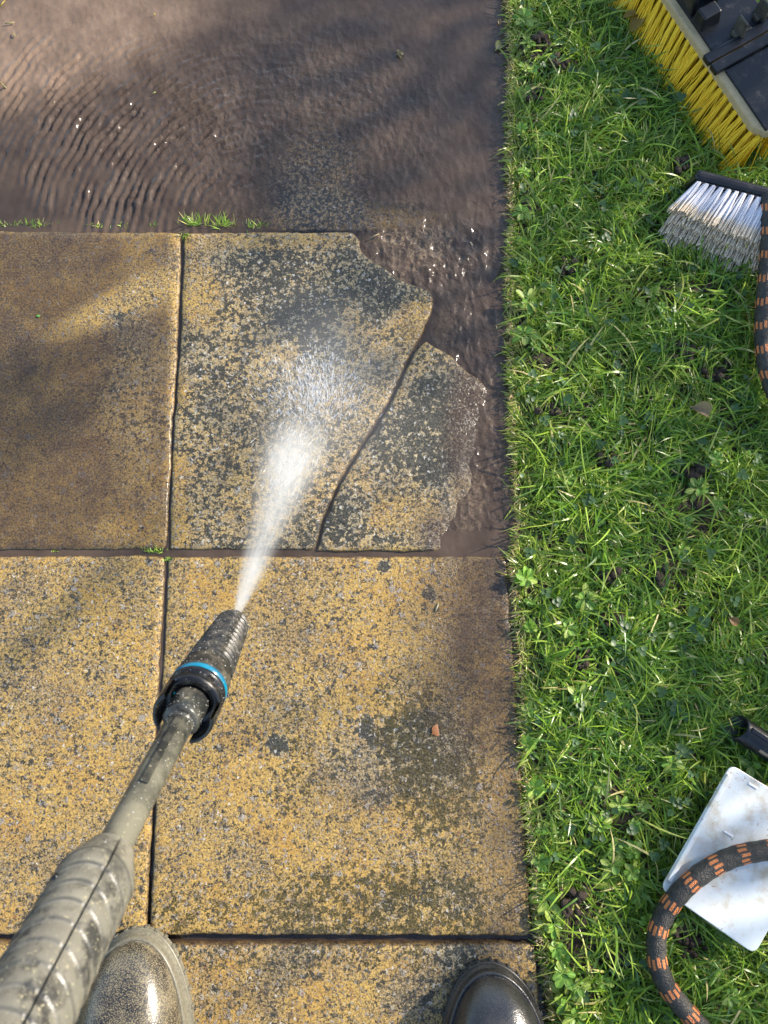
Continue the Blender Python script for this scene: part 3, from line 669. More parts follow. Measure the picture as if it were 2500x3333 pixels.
# ------------------------------------------------------------------ broom head, top right
def frame_dir(a, b): return (Vector(b) - Vector(a)).normalized()
def broom():
    z = .062; A = Vector(G(2130, -60, z)); Bp = Vector(G(2478, 452, z)); ax = (Bp - A).normalized(); up = Vector((0, 0, 1)); across = up.cross(ax).normalized()
    if across.x < 0: across = -across
    tilt = math.radians(10); nrm = (up * math.cos(tilt) - across * math.sin(tilt)).normalized() * 1; acr = (across * math.cos(tilt) + up * math.sin(tilt)).normalized()
    root = empty('broom_head', A.lerp(Bp, .5)); tag(root, 'large black broom head with yellow bristles lying on the lawn in the top right corner', 'broom')
    L = .60; E = Bp; Wd = .098; th = .010
    def at(s, w, h=0): return E - ax * s + acr * w + nrm * h      # s metres back from the near end
    # block: plan outline with a clipped corner, thick board
    out = [at(0.006, .010), at(0, .022), at(-.004, .040), at(0.0, Wd), at(L, Wd), at(L, 0), at(.02, 0)]
    m = MB(); n = len(out); vs = [p for p in out] + [p - nrm * th * 1.6 for p in out]
    m.add(vs, [tuple(range(n)), tuple(range(2 * n - 1, n - 1, -1))] + [(i, n + i, n + (i + 1) % n, (i + 1) % n) for i in range(n)])
    m.build('block', M_EDGE, root, smooth=False, bevel=.003)
    # dark top panel, inset and a touch proud, wide ribs across it
    m = MB()
    for s0, s1 in ((.010, .112), (.146, .45)):
        pan = [at(s0 - (.003 if s0 < .1 else 0), .010, .0), at(s0 - (.011 if s0 < .1 else .004), Wd + .001), at(s1, Wd - .004), at(s1, .010)]
        vs = [p + nrm * .003 for p in pan] + [p - nrm * .004 for p in pan]
        m.add(vs, [(0, 1, 2, 3), (7, 6, 5, 4)] + [(i, 4 + i, 4 + (i + 1) % 4, (i + 1) % 4) for i in range(4)])
    m.build('top_panel', M_BLACK, root, smooth=False, bevel=.0012)
    m = MB(); 
    m.box(at(.120, Wd / 2 - .002, .004), ax * .0075, acr * (Wd / 2 + .003), nrm * .0045); m.box(at(.138, Wd / 2 - .002, .0025), ax * .0075, acr * (Wd / 2 + .003), nrm * .0045)
    m.build('cross_rib', M_BLACK, root, smooth=False, bevel=.0015)
    m = MB()
    for w0, hh, s_ in ((.052, .024, .150), (.088, .028, .156)):
        c = at(s_, w0, .016); m.box(c, ax * .012, acr * .0022, nrm * hh * .55, taper=.75); m.box(at(s_, w0 + .004, .005), ax * .006, acr * .012, nrm * .004)
    o = m.build('hanging_clip', M_BLACK_DUSTY, root, smooth=False, bevel=.0012)
    # handle socket further up
    m = MB(); m.box(at(.190, .026, .012), ax * .012, acr * .016, nrm * .012, taper=.8); m.box(at(.222, .046, .022), ax * .020, acr * .006, nrm * .024, taper=.8); m.box(at(.224, .016, .018), ax * .018, acr * .005, nrm * .018, taper=.8)
    m.build('handle_socket', M_BLACK, root, smooth=False, bevel=.002)
    # bristle tufts, flared towards the near side
    m = MB(); r = random.Random(3)
    for row, (w0, out_, z0) in enumerate(((.004, .036, 0), (.020, .026, 0), (.040, .012, 0), (.060, 0, 0), (.084, -.014, 0))):
        for k in range(44):
            s0 = .008 + k * .0128 + (row % 2) * .006; base = at(s0, w0, -.010)
            lean = ax * (.010 + (.016 if 12 < k < 34 and row == 0 else 0) + r.uniform(-.004, .004))
            if k > 30: lean = ax * .002
            for q in range(34 if row < 2 else 10):
                b = base + ax * r.gauss(0, .0016) + acr * r.gauss(0, .0012)
                tip = base - across * (out_ + r.gauss(0, .004)) + lean + ax * r.gauss(0, .0040) + Vector((0, 0, -.050 + r.gauss(0, .004))) 
                if r.random() < .04: tip += ax * r.uniform(-.014, .014)
                mid = b.lerp(tip, .55) + Vector((0, 0, .004)); m.tube([b, mid, tip], [.00075, .00075, .0006], 4, False)
    m.build('bristles', M_YEL, root)
broom()

# ------------------------------------------------------------------ white scrubbing brush
def bristle_mat():
    m = NT('white_bristle'); t = m.attr('tip'); P = m.obj(); n = m.noise(P, 260, 4, .6).outputs[0]; n2 = m.noise(P, 700, 2, .5).outputs[0]
    f = m.ramp(m.math('ADD', t, m.math('MULTIPLY', m.math('SUBTRACT', n, .5), .5)), .60, .76)
    c = m.mix(f, (.92, .90, .93), m.mix(m.ramp(n, .36, .6), (.80, .62, .40), (1.0, .88, .70)))
    c = m.mix(m.ramp(n2, .70, .74), c, (.10, .06, .03)); m.b(Base_Color=c, Roughness=.6)
    t_ = m.n('ShaderNodeBsdfTranslucent'); m.set(t_.inputs[0], c); mx = m.n('ShaderNodeMixShader'); mx.inputs[0].default_value = .2
    m.set(mx.inputs[1], m.bsdf.outputs[0]); m.set(mx.inputs[2], t_.outputs[0]); m.set(m.out.inputs[0], mx.outputs[0]); return m.m
def white_brush():
    z = .040; A = Vector(G(2262, 592, z)); Bq = Vector(G(2560, 668, z)); ax = (Bq - A).normalized(); root = empty('scrubbing_brush', A)
    tag(root, 'black backed brush with white bristles and muddy tan tips lying on the grass', 'brush')
    out = -Vector((0, 0, 1)).cross(ax).normalized()
    if out.y > 0: out = -out
    up = Vector((0, 0, 1)); e = math.radians(-13); d0 = (out * math.cos(e) + up * math.sin(e)).normalized(); n0 = ax.cross(d0).normalized()
    if n0.z < 0: n0 = -n0
    L = .22; m = MB(); 
    m.box(A + ax * (L / 2 - .004) - d0 * .006 - n0 * .014, ax * (L / 2), d0 * .008, n0 * .026)
    m.build('back', M_BLACK, root, smooth=False, bevel=.006, seg=4)
    m = MB(); m.box(A + ax * (L / 2 - .004) + d0 * .0035 - n0 * .014, ax * (L / 2 - .003), d0 * .002, n0 * .024)
    m.build('bristle_plate', M_BLACK, root, smooth=False, bevel=.0015)
    r = random.Random(8); V = []; Fs = []; T = []
    mb_ = MB(); tips = []
    for row in range(6):
        for k in range(20):
            b0 = A + ax * (.003 + k * .0105 + (row % 2) * .005) + d0 * .004 - n0 * (row * .0075 - .009)
            fl = -.0125 + (k - 2) * .0006; ln = .046 + row * .0120 + .0016 * k
            for q in range(60 if row in (0,) else 40):
                a = r.uniform(0, 6.28); rr = math.sqrt(r.random()); o1 = ax * math.cos(a) * rr + n0 * math.sin(a) * rr
                b = b0 + o1 * .0031; ll = ln + r.gauss(0, .0022)
                tip = b0 + d0 * ll + ax * (fl * 1.6) + o1 * .0095 - up * .0015 * row + ax * r.gauss(0, .001)
                md = b.lerp(tip, .5) + n0 * .002; n = len(mb_.v)
                mb_.tube([b, md, b.lerp(tip, .8), tip], [.0009, .0010, .0010, .0009], 4, False); tips += [0] * 4 + [.45] * 4 + [.75] * 4 + [1.0] * 4
    me = mesh(mb_.v, mb_.f); setattrs(me, dict(tip=tips)); link('bristles', me, bristle_mat(), root)
white_brush()

# ------------------------------------------------------------------ braided hose
def hose():
    m = NT('braided_cover'); UV = m.n('ShaderNodeAttribute', attribute_name='along').outputs['Fac']; A = m.n('ShaderNodeAttribute', attribute_name='around').outputs['Fac']
    P = m.obj(); n = m.noise(P, 900, 3, .6).outputs[0]; n2 = m.noise(P, 120, 3, .6).outputs[0]
    # u in metres, a in turns (seam at the underside)
    cell = m.math('MULTIPLY', A, 12.0); ci = m.math('FLOOR', cell); cf = m.math('SUBTRACT', cell, ci)
    u = m.math('ADD', UV, m.math('MULTIPLY', m.math('MODULO', ci, 2.0), .0022)); uf = m.math('FRACT', m.math('DIVIDE', m.math('ADD', u, 10.0), .0335))
    uw = m.math('ADD', uf, m.math('MULTIPLY', m.math('SUBTRACT', n, .5), .05))
    on = m.math('MULTIPLY', m.ramp(uw, .33, .30), m.ramp(cf, .34, .42)); on = m.math('MULTIPLY', on, m.ramp(uw, .0, .02)); on = m.math('MULTIPLY', on, m.ramp(cf, .99, .95))
    wv = m.n('ShaderNodeTexWave'); wv.wave_type = 'BANDS'; wv.inputs['Scale'].default_value = 1; cx = m.n('ShaderNodeCombineXYZ'); m.set(cx.inputs[0], m.math('MULTIPLY', UV, 230.0)); m.set(wv.inputs['Vector'], cx.outputs[0])
    vb = m.n('ShaderNodeCombineXYZ'); m.set(vb.inputs[0], m.math('MULTIPLY', UV, 520.0)); m.set(vb.inputs[1], m.math('MULTIPLY', A, 44.0))
    vor = m.n('ShaderNodeTexVoronoi'); m.set(vor.inputs['Vector'], vb.outputs[0]); vor.inputs['Scale'].default_value = 1
    black = m.mix(m.ramp(n2, .40, .62), (.010, .010, .011), (.060, .050, .036)); 
    orange = m.mix(m.ramp(wv.outputs[1], .2, .8), (.34, .085, .02), (.85, .30, .09)); black = m.mix(m.math('MULTIPLY', m.ramp(vor.outputs[0], .1, .5), .5), black, (.045, .042, .036))
    col = m.mix(on, black, orange); h = m.math('ADD', vor.outputs[0], m.math('MULTIPLY', on, .6)); h = m.math('ADD', h, m.math('MULTIPLY', wv.outputs[1], .25))
    m.b(Base_Color=col, Roughness=.5, Normal=m.bump(h, .9, .0009))
    pts_px = [(2498, 640), (2503, 730), (2502, 820), (2492, 940), (2484, 1050), (2487, 1140), (2500, 1215), (2527, 1290), (2570, 1370), (2660, 1500), (2780, 1700), (2880, 2000), (2880, 2350), (2790, 2600), (2660, 2720), (2560, 2755), (2500, 2766), (2410, 2782), (2335, 2812), (2265, 2858), (2205, 2915), (2162, 2978), (2137, 3050), (2140, 3130), (2165, 3200), (2210, 3265), (2268, 3330), (2330, 3400), (2400, 3500), (2460, 3620)]
    zs = [.046, .046, .042, .036, .032, .032, .032, .032] + [.030] * 6 + [.036, .044, .048, .048, .047, .044, .038, .030, .028, .028, .028] + [.026] * 5
    P_ = [Vector(G(u, v, z)) for (u, v), z in zip(pts_px, zs)]
    C = []                                                            # Catmull-Rom resample
    for i in range(len(P_) - 1):
        p0, p1, p2, p3 = P_[max(i - 1, 0)], P_[i], P_[i + 1], P_[min(i + 2, len(P_) - 1)]
        k = max(3, int((p2 - p1).length / .0035))
        for q in range(k):
            t = q / k; C.append(.5 * ((2 * p1) + (p2 - p0) * t + (2 * p0 - 5 * p1 + 4 * p2 - p3) * t * t + (3 * p1 - p0 - 3 * p2 + p3) * t ** 3))
    r = .0112; n_ = 36; V = []; al = []; ar = []; s = 0
    for i, p in enumerate(C):
        if i: s += (p - C[i - 1]).length
        t = (C[min(i + 1, len(C) - 1)] - C[max(i - 1, 0)]).normalized(); b = t.cross(Vector((0, 0, 1))).normalized(); up = b.cross(t)
        for k in range(n_ + 1):
            a = 2 * math.pi * k / n_ - math.pi / 2; rr = r * (1 + .025 * math.sin(s * 380) + .02 * (float(vn(s * 300, k * .9, 5)) - .5))
            V.append(p + (b * math.cos(a) + up * math.sin(a)) * rr); al.append(s); ar.append(k / n_)
    w1 = n_ + 1; Fs = [(i * w1 + k, i * w1 + k + 1, (i + 1) * w1 + k + 1, (i + 1) * w1 + k) for i in range(len(C) - 1) for k in range(n_)]
    me = mesh(V, Fs); setattrs(me, dict(along=al, around=ar)); o = link('braided_hose', me, m.m)
    tag(o, 'thick black braided hose with orange dashes lying over the white plate and lawn', 'hose')
hose()

# ------------------------------------------------------------------ white plastic plate
def plate():
    m = NT('white_plastic'); P = m.obj(); n = m.noise(P, 45, 4, .6).outputs[0]; n2 = m.noise(P, 380, 3, .6).outputs[0]; n3 = m.noise(P, 20, 2, .5).outputs[0]
    c = m.mix(m.ramp(n, .46, .72), (.70, .74, .73), (.50, .43, .30)); c = m.mix(m.math('MULTIPLY', m.ramp(n2, .63, .67), m.ramp(n3, .45, .6)), c, (.32, .14, .08))
    m.b(Base_Color=c, Roughness=.35, Normal=m.bump(n2, .1, .0003)); m.bsdf.inputs['Subsurface Weight'].default_value = .1; m.bsdf.inputs['Subsurface Scale'].default_value = .003
    z = .030; q = [Vector(G(u, v, z)) for u, v in ((2376, 2486), (2147, 2890), (2453, 3104), (2690, 2680))]
    root = empty('plastic_plate', sum(q, Vector()) / 4); tag(root, 'dirty white plastic plate lying on the lawn with the hose across it', 'plastic plate')
    def rp(Q, k):
        out = []
        for i in range(4):
            a, b, c_ = Q[i - 1], Q[i], Q[(i + 1) % 4]; d1, d2 = (a - b).normalized() * k, (c_ - b).normalized() * k
            for t in (0, .25, .5, .75, 1): out.append((b + d1) * (1 - t) ** 2 + b * 2 * t * (1 - t) + (b + d2) * t * t)
        return out
    R = rp(q, .010); n_ = len(R); mb = MB(); up = Vector((0, 0, .0032))
    vs = [p + up for p in R] + [p for p in R]
    mb.add(vs, [tuple(range(n_ - 1, -1, -1)), tuple(range(n_, 2 * n_))] + [(i, n_ + i, n_ + (i + 1) % n_, (i + 1) % n_)[::-1] for i in range(n_)])
    mb.build('panel', m.m, root, smooth=False, bevel=.0011)
    # raised rim down the long side and moulded slots
    a, b = q[0], q[1]; d = (b - a).normalized(); inn = (q[3] - q[0]).normalized()
    mb = MB(); mb.box(a.lerp(b, .5) + inn * .0035 + Vector((0, 0, .0048)), d * ((b - a).length / 2 - .012), inn * .0030, Vector((0, 0, .0018))); mb.build('raised_rim', m.m, root, smooth=False, bevel=.0015)
    for u, v in ((2450, 2558), (2370, 2714)):
        c_ = Vector(G(u, v, z + .0032)); mb = MB(); mb.box(c_ + Vector((0, 0, .0003)), inn * .0060, d * .0011, Vector((0, 0, .0009))); mb.build('moulded_bar', simple('plate_bar', (.9, .9, .9), (.82, .82, .82), 100, .3).m, root, smooth=False, bevel=.0004)
plate()

# ------------------------------------------------------------------ black pipe end
def pipe():
    z = .026; a = Vector(G(2398, 2366, z)); b = Vector(G(2700, 2560, z)); t = (b - a).normalized(); root = empty('pipe_end', a)
    tag(root, 'open end of a black plastic pipe on the grass above the white plate', 'pipe')
    side = t.cross(Vector((0, 0, 1))).normalized(); up = side.cross(t); R = .0155; r2 = .0133; n = 40; V = []
    prof = [(.05, r2), (.0, r2), (-.0005, (R + r2) / 2), (.0, R), (.002, R), (.30, R)]
    for s, rr in prof:
        for k in range(n):
            an = 2 * math.pi * k / n; V.append(a + t * (s + (.006 * math.sin(an) if s < .01 else 0)) + (side * math.cos(an) + up * math.sin(an)) * rr)
    F_ = [(i * n + k, i * n + (k + 1) % n, (i + 1) * n + (k + 1) % n, (i + 1) * n + k) for i in range(len(prof) - 1) for k in range(n)] + [tuple(range(n))]
    link('tube', mesh(V, F_), M_BLACK, root)
    m = MB(); c = a + t * .15 + up * (R) - side * .004; m.box(c, t * .14, side * .003, up * .0012); m.build('ridge', M_BLACK, root, smooth=False, bevel=.0008)
    m = MB(); c = a + t * .16 + side * .010 + up * R * .62; m.box(c, t * .13, side * .0035, up * .0025); m.build('ridge', M_BLACK_DUSTY, root, smooth=False, bevel=.0008)
pipe()

# ------------------------------------------------------------------ dead leaves and straw
def dead_leaf(u, v, L, Wd, az, c, label, z, name='dead_leaf', curl=.6, lobes=0):
    vs, fs = leafshape((0, 0, 0), az, .15, L, Wd, 9, .12, curl, .2, .8); 
    if lobes:
        for k in (-1, 1):
            a, b = leafshape((math.cos(az) * L * .2, math.sin(az) * L * .2, .001), az + k * 1.1, .2, L * .75, Wd * .7, 7, .1, curl, .2, .9); n = len(vs); vs += a; fs += [tuple(i + n for i in f) for f in b]
    me = mesh(vs, fs); setattrs(me, cols=dict(col=np.array([c] * len(vs)))); o = link(name, me, M_LEAF); o.location = G(u, v, z); tag(o, label, 'leaf')
dead_leaf(2245, 1325, .030, .017, -.35, (.40, .27, .17), 'curled pinkish brown dead leaf lying on the lawn below the white brush', .027, curl=1.3)
dead_leaf(2085, 40, .032, .018, -2.0, (.33, .20, .03), 'yellow-brown lobed dead leaf beside the tips of the yellow bristles', .024, lobes=1)
dead_leaf(2370, 2010, .016, .010, -.6, (.36, .16, .06), 'small orange-brown dead leaf halfway down the right of the lawn', .028)
dead_leaf(1612, 165, .020, .012, .9, (.42, .40, .16), 'withered yellow leaf floating at the lawn edge near the top', -.001, name='floating_leaf')
dead_leaf(1622, 60, .010, .005, -1.3, (.40, .24, .12), 'small curled brown petal floating near the top of the lawn edge', -.001, name='floating_leaf')
dead_leaf(1290, 178, .012, .006, .3, (.26, .19, .10), 'clump of brown debris floating alone in the open water', -.001, name='floating_leaf', lobes=1)
dead_leaf(1405, 2390, .014, .013, .6, (.42, .17, .07), 'round pinkish stain-like leaf pressed flat on the middle slab', .0012, name='fallen_leaf', curl=.02)
dead_leaf(118, 1030, .005, .003, .4, (.10, .35, .06), 'tiny green leaf scrap on the muddy left slab', .0015, name='leaf_scrap', curl=.1)
def straw(u, v, az, L, label, c=(.62, .52, .25), z=-.0015):
    m = MB(); d = Vector((math.cos(az), math.sin(az), 0)) * L / 2; m.tube([-d, Vector((0, 0, .0006)), d], .0009, 5); me = mesh(m.v, m.f)
    setattrs(me, cols=dict(col=np.array([c] * len(m.v)))); o = link('straw', me, M_GRASS); o.location = G(u, v, z); tag(o, label, 'straw', 'bits of straw afloat on the water')
straw(32, 75, .15, .013, 'upper pale straw bit afloat in the top left corner'); straw(46, 112, -1.05, .008, 'middle pale straw bit afloat in the top left corner'); straw(10, 276, -.85, .014, 'lowest pale straw bit at the left edge of the water')
straw(8, 12, 1.1, .012, 'yellow straw bit cut by the top left corner', (.65, .5, .1)); straw(502, 302, .4, .004, 'tiny yellow-green flake floating among the ripples', (.5, .55, .2)); straw(502, 47, .4, .003, 'tiny yellow flake floating near the top edge', (.8, .6, .1))
straw(1220, 768, .5, .014, 'pale curved stalk washed over the chipped slab corner', (.55, .42, .26), .0); straw(1423, 1977, 1.2, .010, 'short white stalk lying on the middle slab', (.75, .68, .5), .0015)

# ------------------------------------------------------------------ rubber boots
def boot_material(name, dust):
    m = NT(name); P = m.obj(); n = m.noise(P, 40, 5, .65).outputs[0]; f = m.noise(P, 900, 2, .5).outputs[0]; g = m.noise(P, 420, 3, .6).outputs[0]
    d = m.math('MAXIMUM', m.math('MULTIPLY', m.ramp(n, .36, .6), m.ramp(f, .45, .58)), m.math('MULTIPLY', m.ramp(f, .56, .60), .8)); base = m.mix(m.math('MULTIPLY', d, dust), (.016, .017, .020), (.36, .29, .16))
    base = m.mix(m.math('MULTIPLY', m.ramp(n, .4, .7), dust * .35), base, (.17, .155, .12))
    m.b(Base_Color=base, Roughness=m.ramp(n, .35, .65, .16, .34), Normal=m.bump(m.math('ADD', g, m.math('MULTIPLY', f, .8)), .35, .0007)); m.bsdf.inputs['Specular IOR Level'].default_value = .7
    return m.m
def sole_material(dust):
    m = NT('boot_sole'); P = m.obj(); n = m.noise(P, 300, 4, .6).outputs[0]
    m.b(Base_Color=m.mix(m.ramp(n, .35, .65), (.03 + dust * .10, .03 + dust * .09, .03 + dust * .06), (.015 + .2 * dust, .017 + .18 * dust, .02 + .12 * dust)), Roughness=.35, Normal=m.bump(n, .3, .0006)); return m.m
def boot(u, v, ang, label, dust, right):
    toe = Vector(G(u, v, .02)); root = empty('rubber_boot', (toe.x, toe.y, 0)); tag(root, label, 'boot', 'pair of black rubber boots')
    d = Vector((math.sin(ang), -math.cos(ang), 0)); sx = Vector((math.cos(ang), math.sin(ang), 0)) * (1 if right else -1)     # d: toe to heel, sx: outer side
    mat = boot_material('wet_boot_rubber', dust); ms = sole_material(dust)
    Lf = .300
    def hw(t, out):      # half width of the upper at fraction t
        W = .058 if out else .054
        if t < .36: b = W * (1 - (1 - t / .36) ** 2.2) ** .5
        else: b = W * (1 - .30 * float(sm(np.float64(t), .36, .68)) + .06 * float(sm(np.float64(t), .7, .9)))
        if t > .86: b *= max(0, 1 - ((t - .86) / .14) ** 2.4) ** .5
        return b
    def pos(t, a, grow=0, z=0):
        b = hw(t, a > 0) + grow; ctr = .004 * math.sin(t * 5)
        return toe + d * (t * Lf) + sx * (ctr + a * b)
    # upper: rows from toe to heel, each an arch
    rows = 46; cols = 28; V = []
    for i in range(rows + 1):
        t = .001 + .999 * (i / rows) ** 1.35
        H = .020 + .060 * (1 - (1 - min(1, t / .40)) ** 2.3) ** .55 + .045 * float(sm(np.float64(t), .40, .75))
        if t > .93: H *= 1 - .25 * (t - .93) / .07
        for j in range(cols + 1):
            a = math.pi * j / cols; ca, sa = math.cos(a), math.sin(a)
            ww = math.copysign(abs(ca) ** .72, ca); hh = sa ** .80
            p = pos(t, ww); z = .020 + (H - .020) * hh
            # toe-cap step
            st = .0012 * float(sm(np.float64(.30 - t - .10 * (1 - hh)), -.01, .01))
            p = Vector((p.x, p.y, z + st)); V.append(p)
    w1 = cols + 1; Fs = [(i * w1 + j, i * w1 + j + 1, (i + 1) * w1 + j + 1, (i + 1) * w1 + j) for i in range(rows) for j in range(cols)]
    o = link('upper', mesh(V, Fs), mat, root)
    # rand (textured strip) and sole: outline swept round the foot
    def ring(grow):
        pts = []; N = 90
        for k in range(N):
            q = k / N
            if q < .5: t = (q * 2); a = 1
            else: t = 1 - (q - .5) * 2; a = -1
            tt = .5 - .5 * math.cos(math.pi * t); b = hw(min(max(tt, .0005), .9995), a > 0)
            p = toe + d * (tt * Lf) + sx * (.004 * math.sin(tt * 5) + a * b)
            pts.append(p)
        out = []
        for k in range(N):
            t_ = (pts[(k + 1) % N] - pts[k - 1]).normalized(); nn = Vector((t_.y, -t_.x, 0)); c0 = toe + d * .14
            if nn.dot(pts[k] - c0) < 0: nn = -nn
            out.append(pts[k] + nn * grow)
        return out
    def band(layers, name, mt, notch=0, cap=True):
        V = []; N = 90
        for g, z in layers:
            for k, p in enumerate(ring(g)):
                V.append(Vector((p.x, p.y, z)))
        Fs = [(i * N + k, i * N + (k + 1) % N, (i + 1) * N + (k + 1) % N, (i + 1) * N + k) for i in range(len(layers) - 1) for k in range(N)]
        if cap: Fs.append(tuple(range(N)))
        link(name, mesh(V, Fs), mt, root)
    band([(.0068, .0005), (.0072, .008), (.0066, .0118), (.0045, .0122), (.0040, .0115)], 'sole', ms)
    band([(.0045, .0112), (.0062, .0130), (.0062, .0150), (.0036, .0165), (.0034, .024), (.0022, .0285), (.0005, .0295), (-.002, .028)], 'rand', ms if not right else mat, cap=False)
    m = MB(); Rw = ring(.0040); m.tube([Vector((p.x, p.y, .0138)) for p in Rw + Rw[:1]], .0011, 6, False); m.build('welt_groove', M_BLACK, root)
    m = MB(); Rw = ring(-.0015); m.tube([Vector((p.x, p.y, .0300)) for p in Rw[:40] + [] ], .0010, 6, False); m.tube([Vector((p.x, p.y, .0300)) for p in Rw[50:]], .0010, 6, False); m.build('toe_piping', ms if not right else mat, root)
    m = MB(); R = ring(.0072)
    for k in range(0, 90, 2):
        p = R[k]; t_ = (R[(k + 1) % 90] - R[k - 1]).normalized(); nn = Vector((t_.y, -t_.x, 0)); m.box((p.x, p.y, .0052), t_ * .0022, nn * .0016, Vector((0, 0, .0046)))
    m.build('tread', ms, root, smooth=False, bevel=.0008)
    # instep crease strap line and shaft
    m = MB(); L = []
    for j in range(3, cols - 2):
        a = math.pi * j / cols; ca, sa = math.cos(a), math.sin(a); t = .29 + .035 * math.cos(a * 1.0) * (1) + .06 * (1 - sa)
        H = .020 + .060 * (1 - (1 - min(1, t / .40)) ** 2.3) ** .55; p = pos(t, math.copysign(abs(ca) ** .72, ca)); L.append(Vector((p.x, p.y, .020 + (H - .020) * sa ** .8 + .0006)))
    m.tube(L, .0013, 6); m.build('seam_ridge', mat, root)
    V = []; n = 36; cc = toe + d * (Lf * .76)
    for z, a_, b_, off in ((.05, .050, .040, 0), (.10, .053, .043, .003), (.16, .050, .044, .008), (.24, .055, .050, .010), (.33, .060, .055, .010), (.345, .062, .057, .010), (.345, .059, .054, .010), (.20, .046, .042, .010)):
        for k in range(n):
            an = 2 * math.pi * k / n; V.append(Vector((cc.x, cc.y, z)) + d * (math.cos(an) * a_ + off) + sx * math.sin(an) * b_)
    link('shaft', mesh(V, [(i * n + k, i * n + (k + 1) % n, (i + 1) * n + (k + 1) % n, (i + 1) * n + k) for i in range(7) for k in range(n)]), mat, root)
boot(436, 3052, .12, 'left rubber boot, sunlit and spattered with tan grit, partly behind the lance grip', .9, False)
boot(1594, 3162, -.02, 'right rubber boot, clean wet black toe at the lawn edge of the slab', .06, True)

# ------------------------------------------------------------------ pressure washer lance
TIP = GD(763, 2021, .5625); END = GD(62, 3333, .285); AX = (END - TIP).normalized()       # from nozzle to hand
LS = AX.cross(Vector((0, 0, 1))).normalized(); LU = LS.cross(AX).normalized()
def lance():
    root = empty('pressure_washer_lance', TIP + AX * .2); tag(root, 'grimy grey and black pressure washer lance reaching in from the bottom left', 'pressure washer lance')
    LEN = (END - TIP).length
    def ringpt(s, a, r): return TIP + AX * s + (LS * math.cos(a) + LU * math.sin(a)) * r
    # angle of the camera side, for the grip pattern
    vc = (Vector(CAM) - (TIP + AX * .15)); vc = (vc - AX * vc.dot(AX)).normalized(); a0 = math.atan2(vc.dot(LU), vc.dot(LS))
    def lathe(name, prof, mat, n=64, mod=None, arc=None, capb=False):
        V = []; a1, a2 = arc if arc else (0, 2 * math.pi); cnt = n if arc is None else n + 1
        for s, r in prof:
            for k in range(cnt):
                a = a1 + (a2 - a1) * k / n; rr, ss = (mod(s, a, r) if mod else (r, s)); V.append(ringpt(ss, a, rr))
        Fs = []
        for i in range(len(prof) - 1):
            for k in range(n): Fs.append((i * cnt + k, i * cnt + (k + 1) % cnt, (i + 1) * cnt + (k + 1) % cnt, (i + 1) * cnt + k)[::-1])
        if capb: Fs.append(tuple(range(cnt)))
        o = link(name, mesh(V, Fs), mat, root); return o
    nz = plastic('nozzle_rubber', base=(.018, .018, .018), rough=.36, amount=.45, dust=(.20, .17, .12), scale=140)
    gy = NT('dusty_grey_plastic'); P = gy.obj(); n1 = gy.noise(P, 70, 5, .65).outputs[0]; n2 = gy.noise(P, 22, 4, .6).outputs[0]; n3 = gy.noise(P, 500, 3, .6).outputs[0]
    c = gy.mix(gy.ramp(n1, .40, .52), (.045, .044, .040), (.17, .16, .13)); c = gy.mix(gy.ramp(n2, .47, .66), c, (.24, .225, .18)); c = gy.mix(gy.ramp(n3, .60, .72), c, (.33, .30, .20)); c = gy.mix(gy.math('MULTIPLY', gy.attr('groove'), gy.ramp(n2, .3, .6, .25, .8)), c, (.035, .035, .03))
    gy.b(Base_Color=c, Roughness=.34, Normal=gy.bump(gy.math('ADD', n1, n3), .25, .0006))
    dk = NT('wet_dark_tube'); P = dk.obj(); n1 = dk.noise(P, 60, 5, .65).outputs[0]; n3 = dk.noise(P, 420, 3, .6).outputs[0]; s_ = dk.attr('along')
    c = dk.mix(dk.ramp(dk.math('ADD', n1, dk.math('MULTIPLY', s_, .34)), .48, .86), (.022, .023, .022), (.17, .16, .12)); c = dk.mix(dk.ramp(n3, .63, .7), c, (.30, .27, .18))
    dk.b(Base_Color=c, Roughness=.27, Normal=dk.bump(dk.math('ADD', n1, n3), .2, .0005))
    # nozzle cone: bore, lip, ribbed body
    prof = [(.020, .0035), (.000, .0040), (-.0006, .0050), (.0, .0090), (.002, .0100)]
    for k in range(76): s = .002 + k * .0009; prof.append((s, .0102 + .0056 * (s / .07) ** .85))
    def ribs(s, a, r):
        if s < .003 or s > .064: return r, s
        b = ((a - a0 + math.pi) % (2 * math.pi)) - math.pi; seam = abs(b - .12) < .07 or abs(abs(b) - 1.9) < .10
        k = .5 + .5 * math.cos((s + .0012 * math.cos(b * 2)) * 2 * math.pi / .0054); return (r + (0.0006 if seam else (k ** .6) * .0022 - .0009), s)
    lathe('nozzle', prof, nz, mod=ribs)
    lathe('nozzle_shoulder', [(.069, .0158), (.071, .0166), (.0785, .0172), (.0815, .0176), (.0828, .0170)], nz, 72, mod=lambda s, a, r: (r + (.0006 if (.0705 < s < .0795 and math.sin(a * 36) > 0) else 0), s))
    bl = NT('blue_ring'); P = bl.obj(); bl.b(Base_Color=bl.mix(bl.ramp(bl.noise(P, 80, 3).outputs[0], .3, .7), (.0, .09, .20), (.0, .22, .34)), Roughness=.18); bl.bsdf.inputs['Coat Weight'].default_value = .6
    lathe('blue_band', [(.0825, .0166), (.0829, .0181), (.0850, .0184), (.0866, .0172)], bl.m)
    bk = plastic('collar_black', base=(.010, .010, .011), rough=.25, amount=.25, scale=120, dust=(.2, .18, .14))
    lathe('locking_collar', [(.0872, .0168), (.0876, .0182), (.0905, .0184), (.0910, .0160), (.0945, .0156), (.0950, .0182), (.0975, .0188), (.1000, .0184), (.1008, .0150), (.099, .0118)], bk, 72)
    m = MB()
